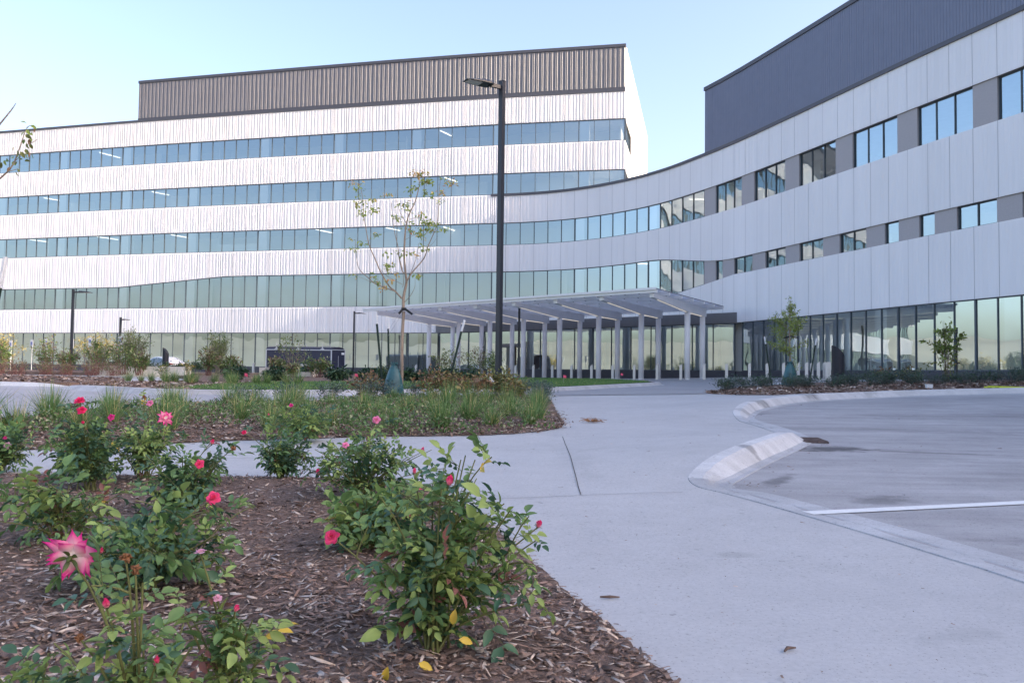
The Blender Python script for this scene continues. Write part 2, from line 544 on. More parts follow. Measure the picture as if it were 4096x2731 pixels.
def inside(p, poly):
    x, y = p
    c = False
    n = len(poly)
    for i in range(n):
        x1, y1 = poly[i][:2]; x2, y2 = poly[(i + 1) % n][:2]
        if (y1 > y) != (y2 > y) and x < (x2 - x1) * (y - y1) / (y2 - y1) + x1:
            c = not c
    return c


def smooth_line(P, n=6, closed=False):
    P = [Vector((p[0], p[1], p[2] if len(p) > 2 else 0)) for p in P]
    Q = [2 * P[0] - P[1]] + P + [2 * P[-1] - P[-2]]
    out = []
    for i in range(1, len(Q) - 2):
        a, b, c, d = Q[i - 1:i + 3]
        for k in range(n):
            t = k / n
            out.append(.5 * ((2 * b) + (c - a) * t + (2 * a - 5 * b + 4 * c - d) * t * t + (3 * b - a - 3 * c + d) * t ** 3))
    out.append(P[-1])
    return out


def sheet(name, poly, res, zf, m, parent=None, jitter=.15, skirt=0.0):
    """a polygon laid on the terrain, triangulated finely enough to follow it."""
    pts = []
    n = len(poly)
    for i in range(n):
        a, b = poly[i], poly[(i + 1) % n]
        L = math.hypot(b[0] - a[0], b[1] - a[1])
        k = max(1, int(L / res))
        for j in range(k):
            t = j / k
            pts.append((a[0] + (b[0] - a[0]) * t, a[1] + (b[1] - a[1]) * t))
    nb = len(pts)
    edges = [(i, (i + 1) % nb) for i in range(nb)]
    xs = [p[0] for p in poly]; ys = [p[1] for p in poly]
    y = min(ys) + res / 2
    while y < max(ys):
        x = min(xs) + res / 2
        while x < max(xs):
            q = (x + random.uniform(-jitter, jitter) * res, y + random.uniform(-jitter, jitter) * res)
            if inside(q, poly):
                pts.append(q)
            x += res
        y += res
    r = delaunay_2d_cdt([Vector(p) for p in pts], edges, [], 1, 1e-4)
    me = bpy.data.meshes.new(name)
    me.from_pydata([(v.x, v.y, zf(v.x, v.y)) for v in r[0]], [], [tuple(f) for f in r[2]])
    me.update()
    # normals up
    if sum(p.normal.z for p in me.polygons) < 0:
        me.flip_normals()
    if skirt > 0:
        bm = bmesh.new(); bm.from_mesh(me)
        ed = [e for e in bm.edges if e.is_boundary]
        ex = bmesh.ops.extrude_edge_only(bm, edges=ed)
        for v in ex['geom']:
            if isinstance(v, bmesh.types.BMVert): v.co.z -= skirt
        bm.to_mesh(me); bm.free(); me.update()
    return link(name, me, [m], parent, skirt == 0)


def structure(o):
    o['kind'] = 'structure'
    return o


# ------------------------------------------------------------------ camera, light, sky
def build_camera():
    cd = bpy.data.cameras.new('camera')
    cd.sensor_width = 36.0
    cd.lens = 36 * 1890 / 2352
    cd.clip_start = .05
    cd.clip_end = 3000
    cam = bpy.data.objects.new('camera', cd)
    COL.objects.link(cam)
    P, RO = R(2.30), .0123
    f = Vector((0, math.cos(P), math.sin(P)))
    r0, u0 = Vector((1, 0, 0)), Vector((0, -math.sin(P), math.cos(P)))
    u = u0 * math.cos(RO) - r0 * math.sin(RO)
    r = r0 * math.cos(RO) + u0 * math.sin(RO)
    cam.matrix_world = Matrix(((r.x, u.x, -f.x, 0), (r.y, u.y, -f.y, 0), (r.z, u.z, -f.z, .95), (0, 0, 0, 1)))
    SC.camera = cam


def build_light():
    w = bpy.data.worlds.new('World')
    SC.world = w
    w.use_nodes = True
    nt = w.node_tree
    bg = nt.nodes['Background']
    sky = nt.nodes.new('ShaderNodeTexSky')
    sky.sky_type = 'NISHITA'
    sky.sun_disc = False
    sky.sun_elevation = SUN_EL
    sky.sun_rotation = math.pi / 2 - SUN_AZ
    sky.altitude = 400
    sky.air_density = 1.05
    sky.dust_density = 5.6
    sky.ozone_density = 1.0
    vm = nt.nodes.new('ShaderNodeVectorMath')      # colour balance of the air
    vm.operation = 'MULTIPLY'
    vm.inputs[1].default_value = (1.03, .975, 1.045)
    nt.links.new(sky.outputs[0], vm.inputs[0])
    nt.links.new(vm.outputs[0], bg.inputs['Color'])
    bg.inputs['Strength'].default_value = .15
    ld = bpy.data.lights.new('sun', 'SUN')
    ld.energy = 2.0
    ld.angle = R(.53)
    ld.color = (1.0, .87, .70)
    s = bpy.data.objects.new('sun', ld)
    COL.objects.link(s)
    d = Vector((math.cos(SUN_EL) * math.cos(SUN_AZ), math.cos(SUN_EL) * math.sin(SUN_AZ), math.sin(SUN_EL)))
    s.rotation_euler = d.to_track_quat('Z', 'Y').to_euler()
    s.location = (60, -20, 60)
    vs = SC.view_settings
    vs.view_transform = 'Standard'
    vs.look = 'None'
    vs.gamma = 1
    vs.exposure = 1.68
    cy = SC.cycles
    cy.use_denoising = True
    cy.max_bounces = 8
    cy.transparent_max_bounces = 16
    cy.caustics_reflective = False
    cy.caustics_refractive = False
    cy.sample_clamp_indirect = 6

# ------------------------------------------------------------------ building
class Path:
    def __init__(self, pts, s_zero):
        self.p = [Vector((q[0], q[1])) for q in pts]
        self.s = [0.0]
        for a, b in zip(self.p, self.p[1:]):
            self.s.append(self.s[-1] + (b - a).length)
        i = min(range(len(self.p)), key=lambda k: (self.p[k] - Vector(s_zero)).length)
        o = self.s[i]
        self.s = [t - o for t in self.s]

    def at(self, s):
        S = self.s
        lo, hi = 0, len(S) - 2
        while lo < hi:
            mid = (lo + hi + 1) // 2
            if S[mid] <= s: lo = mid
            else: hi = mid - 1
        t = (s - S[lo]) / (S[lo + 1] - S[lo])
        a, b = self.p[lo], self.p[lo + 1]
        p = a + (b - a) * t
        # smoothed tangent
        c0 = self.p[max(lo - 1, 0)]; c1 = self.p[min(lo + 2, len(self.p) - 1)]
        d = (b - a).normalized() if lo in (0, len(S) - 2) else ((b - c0).normalized() * (1 - t) + (c1 - a).normalized() * t).normalized()
        return p, d, Vector((d.y, -d.x))

    def pt(self, s, off, z):
        p, d, n = self.at(s)
        return (p.x + n.x * off, p.y + n.y * off, z)


RPTS = [(-88.2, 91.9), (-51.73, 82.1), (-37.49, 78.26), (-26.5, 75.5), (-16.08, 73.0), (-8.8, 71.3), (-1.6, 69.73), (2.2, 68.6), (5.6, 66.7),
        (8.7, 63.8), (11.0, 60.6), (12.8, 56.8), (14.4, 52.8), (16.25, 47.2), (18.9, 38.8), (20.8, 33.2), (23.3, 25.4), (27.0, 13.9),
        (33, -4.6), (46, -44.6)]
PM = Path(smooth_line(RPTS, 12), (-51.73, 82.1))
PL = Path(smooth_line(RPTS[:7] + [(9.19, 67.58)], 12), (-51.73, 82.1))
SL_END = PL.s[-1]
SJ = 51.6           # where the low wing leaves the tall facade
PANEL = 7.37 / 6
S_MIN, S_MAX = -10.0, 165.0
Z = dict(pl=1.35, gt=4.46, b2=6.76, b3=11.92, t3=13.82, par=16.12, b4=16.25, t4=18.07, b5=20.5, t5=22.33, wt=24.6, ph=28.6)


def z_t2(s):
    if s < 14.52: return 8.80
    if s < 26.2: return 8.80 + (9.66 - 8.80) * (s - 14.52) / 11.68
    if s < 66.16: return 9.66
    if s < 75.9: return 9.66 - 1.01 * smo(66.16, 75.9, s) ** .9
    return 8.65


def z_b2(s):
    if s < 67.9: return 6.76
    if s < 75.9: return 6.76 + .84 * lin(67.9, 75.9, s)
    return 7.60


RIBS = [[.05, .13, .22, .42, .50, .58, .80, .88, 1.10], [.08, .30, .36, .43, .64, .72, .95, 1.03, 1.11, 1.18],
        [.04, .10, .17, .24, .48, .70, .77, .84, 1.05], [.10, .19, .40, .47, .54, .61, .85, 1.06, 1.14],
        [.06, .28, .35, .55, .62, .69, .92, .99, 1.17]]


def panel_joints(s0, s1):
    k = math.ceil((s0 - 51.4) / PANEL - 1e-6)
    out = [s0]
    while 51.4 + k * PANEL < s1 - 1e-6:
        q = 51.4 + k * PANEL
        if q - out[-1] > .05:
            out.append(q)
        k += 1
    out.append(s1)
    return out


def band(name, path, s0, s1, zb, zt, root, m, ribs=True, pattern=None, cap_in=.22, label=None, rib=.04, flank=.032, gap=.009):
    fb = zb if callable(zb) else (lambda s: zb)
    ft = zt if callable(zt) else (lambda s: zt)
    mb = MB()
    J = panel_joints(s0, s1)
    P = path.pt
    for a, b in zip(J, J[1:]):
        gp = gap
        a2, b2 = a + gp, b - gp
        mid = (a + b) / 2
        mb.face([P(a2, 0, fb(a)), P(mid, 0, fb(mid)), P(mid, 0, ft(mid)), P(a2, 0, ft(a))])
        mb.face([P(mid, 0, fb(mid)), P(b2, 0, fb(b)), P(b2, 0, ft(b)), P(mid, 0, ft(mid))])
        mb.face([P(a, -.03, fb(a) + .004), P(b, -.03, fb(b) + .004), P(b, -.03, ft(b) - .004), P(a, -.03, ft(a) - .004)], 1)
        # soffit and sill returns
        mb.face([P(a, -cap_in, fb(a) + .002), P(b, -cap_in, fb(b) + .002), P(b, .0, fb(b) + .002), P(a, .0, fb(a) + .002)], 2)
        mb.face([P(a, .0, ft(a) - .002), P(b, .0, ft(b) - .002), P(b, -cap_in, ft(b) - .002), P(a, -cap_in, ft(a) - .002)], 2)
        if ribs:
            if pattern:
                offs = pattern(a, b)
            else:
                offs = RIBS[int(abs(a) * 7.3 + 3) % len(RIBS)] if random.random() < .75 else random.choice(RIBS)
            for o in offs:
                s = a + o
                if s > b - .03:
                    continue
                k = 1.0 if (path is PL or s < 50) else .28 + .72 * (1 - smo(50, 60, s))
                w, dp = .014, rib * k
                z0, z1 = fb(s) + .03, ft(s) - .07
                q = [P(s - w, 0, 0), P(s - w, dp, 0), P(s + w, dp, 0), P(s + w + flank, 0, 0)]
                for u, v in ((0, 1), (1, 2), (2, 3)):
                    mb.face([(q[u][0], q[u][1], z0), (q[v][0], q[v][1], z0), (q[v][0], q[v][1], z1), (q[u][0], q[u][1], z1)])
                mb.face([(q[k][0], q[k][1], z1) for k in (0, 1, 2, 3)])
    o = mb.build(name, [m, M['backing'], M['trim']], root)
    if label: o['label'] = label
    return o


def strip(name, path, s0, s1, z0, z1, out, inn, m, root, step=1.2):
    """a solid moulding that follows the facade between two offsets."""
    mb = MB()
    n = max(1, int((s1 - s0) / step))
    rings = []
    for i in range(n + 1):
        s = s0 + (s1 - s0) * i / n
        rings.append([path.pt(s, out, z0), path.pt(s, out, z1), path.pt(s, inn, z1), path.pt(s, inn, z0)])
    mb.sweep(rings, None, closed=True)
    mb.face(rings[0]); mb.face(rings[-1][::-1])
    return mb.build(name, m, root)


def window(path, s0, s1, zb, zt, n, root, gm, off=-.11, name='window', label=None):
    """one bay of glazing: the panes, with its frame as a sub-part."""
    fb = zb if callable(zb) else (lambda s: zb)
    ft = zt if callable(zt) else (lambda s: zt)
    P = path.pt
    gl, fr = MB(), MB()
    for k in range(n):
        a, b = s0 + (s1 - s0) * k / n, s0 + (s1 - s0) * (k + 1) / n
        tw = random.uniform(-.007, .007)      # panes never sit perfectly in one plane
        gl.face([P(a, off - tw, fb(a)), P(b, off + tw, fb(b)), P(b, off + tw, ft(b)), P(a, off - tw, ft(a))])
    for k in range(n + 1):
        s = s0 + (s1 - s0) * k / n
        w = .02
        if k == 0: s += w
        if k == n: s -= w
        q = [P(s - w, off - .06, 0), P(s + w, off - .06, 0), P(s + w, off + .05, 0), P(s - w, off + .05, 0)]
        fr.prism([(x[0], x[1]) for x in reversed(q)], fb(s) + .01, ft(s) - .01)
    for zf, sg in ((fb, 1), (ft, -1)):
        for k in range(n):
            a, b = s0 + (s1 - s0) * k / n + .05, s0 + (s1 - s0) * (k + 1) / n - .05
            lo = [P(a, off - .05, min(zf(a), zf(a) + sg * .05)), P(b, off - .05, min(zf(b), zf(b) + sg * .05)),
                  P(b, off + .04, min(zf(b), zf(b) + sg * .05)), P(a, off + .04, min(zf(a), zf(a) + sg * .05))]
            fr.hexa(lo[::-1] + [(p[0], p[1], p[2] + .05) for p in lo[::-1]])
    o = gl.build(name, gm, root)
    fr.build('window_frame', M['mull'], o)
    if label: o['label'] = label
    return o


def interior(path, s0, s1, zb, zt, root, depth=8.0, lights=.5, cols=True, col_gap=7.37, wall_seed=1):
    step = 2.4
    n = max(1, int((s1 - s0) / step))
    fl, ce, wa = MB(), MB(), MB()
    for i in range(n):
        a, b = s0 + (s1 - s0) * i / n, s0 + (s1 - s0) * (i + 1) / n
        P = path.pt
        fl.face([P(a, -depth, zb), P(a, -.2, zb), P(b, -.2, zb), P(b, -depth, zb)][::-1])
        ce.face([P(a, -depth, zt), P(a, -.2, zt), P(b, -.2, zt), P(b, -depth, zt)])
        wa.face([P(a, -depth, zb), P(b, -depth, zb), P(b, -depth, zt), P(a, -depth, zt)])
    # partitions between rooms
    rr = random.Random(wall_seed)
    s = s0 + rr.uniform(1, 5)
    while s < s1:
        d0 = min(depth - .6, rr.choice([2.2, 3.2, 4.5, 5.5]))
        a, b = path.pt(s, -d0, 0), path.pt(s, -depth + .01, 0)
        wa.beam((a[0], a[1], (zb + zt) / 2), (b[0], b[1], (zb + zt) / 2), .12, zt - zb - .02)
        if rr.random() < .6:
            c = path.pt(s + rr.uniform(2.5, 6), -d0, 0)
            hh = rr.choice([zt - zb - .02, 1.1, zt - zb - .02])
            wa.beam((a[0], a[1], zb + .01 + hh / 2), (c[0], c[1], zb + .01 + hh / 2), .1, hh)
        s += rr.uniform(4, 11)
    fl.build('floor_slab', M['floor'], root)
    ce.build('ceiling', M['ceiling'], root)
    wa.build('interior_wall', M['inner'], root)
    if cols:
        k = math.ceil((s0 - 51.4) / col_gap)
        while 51.4 + k * col_gap < s1 - .5:
            s = 51.4 + k * col_gap + .47
            mb = MB()
            q = [path.pt(s - .40, -.17, 0), path.pt(s + .40, -.17, 0), path.pt(s + .40, -.7, 0), path.pt(s - .40, -.7, 0)]
            mb.prism([(p[0], p[1]) for p in q], zb, zt)
            mb.build('interior_column', M['icol'], root)
            # light strip in the bay
            if rr.random() < lights:
                sl = s + rr.uniform(1.5, 5)
                d0 = rr.uniform(.8, 1.5)
                a, b = path.pt(sl, -d0, zt - .06), path.pt(sl + rr.uniform(.5, .9), -d0 - rr.uniform(1.6, 2.6), zt - .06)
                lm = MB(); lm.beam(a, b, .03, .02)
                lm.build('ceiling_light', M['ilight'], root)
            k += 1


def build_building():
    root = thing('office_building', 'large curved white building with ribbon windows and dark ribbed rooftop boxes', 'building', (0, 0, 0))
    W = M['white']
    # --- ground-floor plinth
    for a, b in ((S_MIN, 46.75), (76.2, S_MAX)):
        strip('plinth', PM, a, b, -.4, Z['pl'], .0, -.3, M['plinth'], root, 2)
    # --- white bands on the long facade that turns into the low wing
    band('wall_band', PM, S_MIN, S_MAX, Z['gt'], z_b2, root, W)
    band('wall_band', PM, S_MIN, S_MAX, z_t2, Z['b3'], root, W)
    band('wall_band', PM, SJ, S_MAX, Z['t3'], Z['par'], root, W)
    band('wall_band', PL, S_MIN, SJ, Z['t3'], Z['b4'], root, W)
    band('wall_band', PL, S_MIN, SL_END, Z['t4'], Z['b5'], root, W)
    band('wall_band', PL, S_MIN, SL_END, Z['t5'], Z['wt'], root, W)
    # closing edge where the low wing leaves the facade
    strip('roof_coping', PM, SJ - .3, S_MAX, Z['par'], Z['par'] + .2, .09, -.4, M['coping'], root, .8)
    strip('roof_coping', PL, S_MIN, 16.25, Z['wt'], Z['wt'] + .2, .08, -.4, M['coping'], root, 2)
    # --- ribbon windows in bays
    k0 = math.ceil((S_MIN - 51.4) / 7.37)
    edges = [51.4 + k * 7.37 for k in range(k0, 8)]
    for a, b in zip(edges, edges[1:]):
        if b > 66.3: break
        window(PM, a, b, z_b2, z_t2, 6, root, M['glass'])
        window(PM, a, b, Z['b3'], Z['t3'], 6, root, M['glass'])
    for zb, zt in ((z_b2, z_t2), (Z['b3'], Z['t3'])):
        window(PM, 66.14, 72.58, zb, zt, 5, root, M['glass'], off=-.12)
    for a, b in zip(edges, edges[1:]):
        b = min(b, SL_END)
        if a >= SL_END - 1: break
        n = 6 if b < SL_END else max(1, round((b - a) / PANEL))
        window(PL, a, b, Z['b4'], Z['t4'], n, root, M['glass'])
        window(PL, a, b, Z['b5'], Z['t5'], n, root, M['glass'])
    a = edges[[e > SL_END - 7.37 for e in edges].index(True)]
    for a, b in zip(edges, edges[1:]):
        if b <= 46.8:
            window(PM, a, b, Z['pl'], Z['gt'], 6, root, M['glassg'])
    window(PM, 44.03, 46.73, Z['pl'], Z['gt'], 2, root, M['glassg'])
    s = 76.75
    while s < 112:
        window(PM, s, s + 4.4, Z['pl'], Z['gt'], 4, root, M['glassg'])
        s += 4.4
    strip('pier', PM, s, S_MAX, Z['pl'] + .003, Z['gt'] - .003, -.07, -.3, M['pier'], root, 2)
    # --- separate windows with grey piers on the low wing
    row1 = [(73.85, 76.7, 3), (78.03, 81.15, 3), (82.43, 85.54, 3), (86.86, 90.0, 3), (91.26, 94.34, 3), (95.56, 98.7, 3)]
    row2 = [(73.87, 74.64, 1), (75.89, 77.85, 2), (79.18, 81.17, 2), (82.45, 84.49, 2), (85.83, 87.83, 2), (89.13, 90.05, 1), (91.33, 92.23, 1),
            (93.46, 95.48, 2), (96.67, 98.6, 2)]
    s = 99.95
    while s < 110:
        row1.append((s, s + 3.1, 3)); row2.append((s + .2, s + 2.2, 2)); s += 4.4
    for row, zb, zt in ((row1, Z['b3'], Z['t3']), (row2, z_b2, z_t2)):
        fb = zb if callable(zb) else (lambda s, v=zb: v)
        ft = zt if callable(zt) else (lambda s, v=zt: v)
        prev = 72.6
        for a, b, n in row:
            mb = MB()
            m = (prev + a) / 2
            P = PM.pt
            for u, v in ((prev, m), (m, a)):
                mb.hexa([P(u, -.35, fb(u) - .02), P(u, -.07, fb(u) - .02), P(v, -.07, fb(v) - .02), P(v, -.35, fb(v) - .02),
                         P(u, -.35, ft(u) + .02), P(u, -.07, ft(u) + .02), P(v, -.07, ft(v) + .02), P(v, -.35, ft(v) + .02)])
            mb.build('pier', M['pier'], root)
            window(PM, a, b, zb, zt, n, root, M['glass'], off=-.2)
            prev = b
        strip('pier', PM, prev, S_MAX, fb(prev) - .02, ft(prev) + .02, -.07, -.35, M['pier'], root, 2)
    # --- what can be seen through the glass
    interior(PM, S_MIN, 74, Z['b2'] - .05, 9.9, root, depth=3.8, wall_seed=3, lights=.4)
    interior(PM, 74.1, 130, 7.5, 8.9, root, depth=5, lights=.1, cols=False, wall_seed=4)
    interior(PM, S_MIN, 74, Z['b3'] - .05, Z['t3'] + .12, root, depth=4.0, wall_seed=5, lights=.5)
    interior(PM, 74.1, 130, Z['b3'] - .05, Z['t3'] + .12, root, depth=5, lights=.15, cols=False, wall_seed=6)
    interior(PL, S_MIN, SL_END - .3, Z['b4'] - .05, Z['t4'] + .12, root, depth=4.0, wall_seed=8, lights=.35)
    interior(PL, S_MIN, SL_END - .3, Z['b5'] - .05, Z['t5'] + .12, root, depth=4.0, wall_seed=9, lights=.1)
    interior(PM, S_MIN, 46.7, Z['pl'] - .05, Z['gt'] + .15, root, depth=3.6, wall_seed=10, lights=.0)
    interior(PM, 76.3, 130, Z['pl'] - .05, Z['gt'] + .15, root, depth=4, wall_seed=12, lights=.5, col_gap=7.37)
    # --- shell behind the rooms: back walls and roofs, so that no light leaks through
    strip('back_wall', PM, SJ, S_MAX, -.4, Z['par'], -14, -14.4, M['pier'], root, 3)
    strip('roof', PM, SJ, S_MAX, Z['par'] - .4, Z['par'] - .15, -.2, -14.4, M['pier'], root, 3)
    strip('back_wall', PL, S_MIN, SL_END, -.4, Z['wt'] - .1, -16, -16.4, M['pier'], root, 3)
    strip('roof', PL, S_MIN, SL_END, Z['wt'] - .4, Z['wt'] - .15, -.2, -16.4, M['pier'], root, 3)
    # --- rooftop boxes
    def pair_pattern(a, b):
        out, s = [], .03 + (int(abs(a) * 3) % 3) * .03
        while s < b - a - .1:
            out += [s, s + .13]
            s += .41
        return out
    def fine_pattern(a, b):
        return [.06 + .175 * i for i in range(7)]
    s0 = 16.25
    band('penthouse', PL, s0, SL_END, Z['wt'] + .34, Z['ph'] - .25, root, M['dark'], pattern=pair_pattern, rib=.05, flank=.045, gap=0,
         label='brown grey ribbed rooftop box with sunlit ribs')
    strip('roof_coping', PL, s0, SL_END, Z['wt'], Z['wt'] + .34, .07, -.4, M['coping'], root, 2)
    strip('roof_coping', PL, s0 - .05, SL_END + .02, Z['ph'] - .25, Z['ph'], .09, -.5, M['coping'], root, 2)
    strip('penthouse', PL, s0, SL_END, Z['wt'], Z['ph'] - .25, -.06, -14, M['dark'], root, 3)
    band('penthouse', PM, 72.71, S_MAX, Z['par'] + .2, 20.65, root, M['roofbox'], pattern=fine_pattern, rib=.075, flank=.02, gap=0,
         label='dark blue grey ribbed rooftop box over the low wing')
    strip('roof_coping', PM, 72.66, S_MAX, 20.65, 20.9, .08, -.5, M['coping'], root, 2)
    strip('penthouse', PM, 72.71, S_MAX, Z['par'], 20.65, -.06, -12, M['roofbox'], root, 3)
    # --- white end wall of the tall block, with corner windows
    c = Vector((9.19, 67.58))
    d = Vector((.2262, .9741)); nn = Vector((d.y, -d.x))
    E = Path([c - d * .0, c + d * 9, c + d * 18, c + d * 27], c)
    holes = [(Z['b4'], Z['t4'], [(.25, 3.2), (12, 18)]), (Z['b5'], Z['t5'], [(.25, 5.6)])]
    zz = -.4
    for zb, zt, spans in holes:
        band('end_wall', E, 0, 27, zz, zb, root, W, ribs=False)
        prev = 0
        for a, b in spans:
            if a - prev > .3:
                band('end_wall', E, prev, a, zb, zt, root, W, ribs=False)
            window(E, a, b, zb, zt, max(1, round((b - a) / 1.3)), root, M['glass'])
            prev = b
        band('end_wall', E, prev, 27, zb, zt, root, W, ribs=False)
        zz = zt
    band('end_wall', E, 0, 27, zz, Z['ph'] - .02, root, W, ribs=False)
    mb = MB()
    mb.box((c.x - .0, c.y + .03, (Z['b4'] + Z['t4']) / 2), (.14, .14, Z['t4'] - Z['b4']), math.atan2(d.y, d.x))
    mb.build('corner_post', M['mull'], root)
    mb = MB()
    mb.box((c.x - .0, c.y + .03, (Z['b5'] + Z['t5']) / 2), (.14, .14, Z['t5'] - Z['b5']), math.atan2(d.y, d.x))
    mb.build('corner_post', M['mull'], root)
    # --- glazed lobby that closes the bend, under the canopy
    a, b = Vector(PM.pt(46.75, .0, 0)[:2]), Vector(PM.pt(76.1, .0, 0)[:2])
    V = Path([a, a + (b - a) * .33, a + (b - a) * .66, b], a)
    LV = (b - a).length
    strip('plinth', V, .05, .26 * LV, -.4, Z['pl'], .0, -.3, M['plinth'], root, 3)
    strip('plinth', V, .345 * LV, LV, -.4, Z['pl'], .0, -.3, M['plinth'], root, 3)
    strip('fascia', V, -.2, LV + .35, Z['gt'] - .02, 5.12, .12, -.35, M['fascia'], root, 3)
    segs = [(0.003, .13), (.13, .255), (.35, .47), (.47, .59), (.59, .71), (.71, .83), (.83, .998)]
    for t0, t1 in segs:
        window(V, t0 * LV, t1 * LV, Z['pl'], Z['gt'] - .02, max(2, round((t1 - t0) * LV / 1.55)), root, M['glassg'])
    window(V, .255 * LV, .35 * LV, 3.35, Z['gt'] - .02, 2, root, M['glassg'])
    # sliding doors
    dr = MB()
    for t in (.255, .35):
        p = V.pt(t * LV, -.05, 2.0); dr.box((p[0], p[1], 1.95), (.14, .3, 2.8), math.atan2((b - a).y, (b - a).x))
    p0, p1 = V.pt(.255 * LV, -.05, 3.26), V.pt(.35 * LV, -.05, 3.26)
    dr.beam(p0, p1, .3, .22)
    do = dr.build('door', M['fascia'], root)
    for t0, t1 in ((.26, .283), (.322, .345)):
        lf = MB()
        q0, q1 = V.pt(t0 * LV, -.1, .72), V.pt(t1 * LV, -.1, .72)
        lf.face([q0, q1, (q1[0], q1[1], 3.1), (q0[0], q0[1], 3.1)])
        lf.build('door_leaf', M['glassg'], do)
    mb = MB()
    q0, q1 = V.pt(.24 * LV, -2.6, 0), V.pt(.37 * LV, -2.6, 0)
    mb.beam((q0[0], q0[1], 2.2), (q1[0], q1[1], 2.2), .1, 3.0)
    mb.build('interior_wall', M['brownwall'], root)
    mb = MB()
    for i in range(7):
        p = V.pt((.42 + i * .085) * LV, -1.3, 0)
        mb.box((p[0], p[1], 2.5), (.42, .42, 3.9), math.atan2((b - a).y, (b - a).x))
    mb.build('interior_column', M['pier'], root)
    fl = MB()
    poly = [(PM.pt(s, -.6, 0)[0], PM.pt(s, -.6, 0)[1]) for s in (46.9, 50, 54, 58, 61, 64, 67, 70, 73, 76)]
    poly = [(a.x, a.y)] + poly + [(b.x, b.y)]
    fl.prism(poly[::-1], 5.0, 5.1)
    fl.build('roof', M['fascia'], root)
    fl = MB(); fl.prism(poly[::-1], .66, .70); fl.build('floor_slab', M['floor'], root)
    fl = MB(); fl.prism(poly[::-1], 4.62, 4.66); fl.build('ceiling', M['ceiling'], root)
    # wall at the back of the lobby
    strip('interior_wall', PM, 46.9, 76, .6, 4.6, -.62, -.8, M['inner'], root, 2)
    return root


def build_canopy():
    root = thing('entrance_canopy', 'white flat entrance canopy on two rows of round columns before the lobby', 'canopy', (2.0, 55.0, 0))
    O = Vector((2.0, 55.0, 0))
    xs = [985, 1053, 1125, 1202, 1285.4, 1375, 1473, 1579]
    A = []
    for x in xs:
        d = 48 * 2513 / (x + 934)
        A.append(Vector(((x - 1176) / 1890 * d, d, 0)))
    w = Vector((.466, .885, 0)).normalized()
    Bc = [p + w * 3.4 for p in A]
    T = [p - w * 6.6 for p in A]
    for row in (A, Bc):
        for p in row:
            zg = g(p.x, p.y)
            mb = MB()
            q = p - O
            mb.tube([(q.x, q.y, zg - .1), (q.x, q.y, 4.72)], .168, 20)
            mb.tube([(q.x, q.y, zg - .05), (q.x, q.y, zg + .02)], .20, 20)
            mb.build('column', M['colpaint'], root, True)
    u = (A[-1] - A[0]).normalized()
    for a, b, t in zip(A, Bc, T):
        mb = MB()
        e = b + w * .5
        s = Vector((w.y, -w.x, 0)) * .12
        def ring(p, z0, z1):
            q = p - O
            return [tuple(q - s + Vector((0, 0, z0))), tuple(q + s + Vector((0, 0, z0))), tuple(q + s + Vector((0, 0, z1))), tuple(q - s + Vector((0, 0, z1)))]
        rings = [ring(t, 5.0, 5.22), ring(t + w * .45, 4.98, 5.22), ring(a, 4.71, 5.22), ring(e, 4.71, 5.22)]
        mb.sweep(rings, None, closed=True)
        mb.face(rings[0]); mb.face(rings[-1][::-1])
        bo = mb.build('beam', M['canopy'], root)
        lm = MB()
        p, q = t + w * .9 - O, a - w * .25 - O
        off = Vector((0, 0, 0))
        lm.beam((p.x, p.y, 4.955), (q.x, q.y, 4.715), .028, .025)
        p, q = a + w * .25 - O, b - w * .25 - O
        lm.beam((p.x, p.y, 4.695), (q.x, q.y, 4.695), .028, .025)
        lm.build('light_strip', M['strip'], bo)
    fl = T[0] - u * 1.35 - w * .25
    fr = T[-1] + u * .35 - w * .25
    bl = Bc[0] - u * 1.35 + w * 1.6
    br = Bc[-1] + u * 1.0 + w * 1.6
    for i in range(7):
        t = i / 6
        p, q = fl + (bl - fl) * t - O, fr + (br - fr) * t - O
        if i == 0:
            p += w * .12; q += w * .12
        mb = MB()
        mb.beam((p.x, p.y, 5.32), (q.x, q.y, 5.32), .12, .2)
        mb.build('purlin', M['canopy'], root)
    mb = MB()
    n = 26
    for i in range(n):
        t0, t1 = i / n, (i + 1) / n - .004
        q = [fl + (fr - fl) * t0, fl + (fr - fl) * t1, bl + (br - bl) * t1, bl + (br - bl) * t0]
        q = [p - O for p in q]
        mb.hexa([(p.x, p.y, 5.425) for p in q] + [(p.x, p.y, 5.465) for p in q])
    mb.build('roof_sheet', M['poly'], root)
    mb = MB()
    for i in range(n + 1):
        t = i / n
        p, q = fl + (fr - fl) * t - O, bl + (br - bl) * t - O
        mb.beam((p.x, p.y, 5.405), (q.x, q.y, 5.405), .03, .03)
    mb.build('glazing_bar', M['fascia'], root)
    mb = MB()
    p, q = fl - O, fr - O
    mb.beam((p.x, p.y, 5.42), (q.x, q.y, 5.42), .05, .12)
    mb.build('edge_trim', M['canopy'], root)

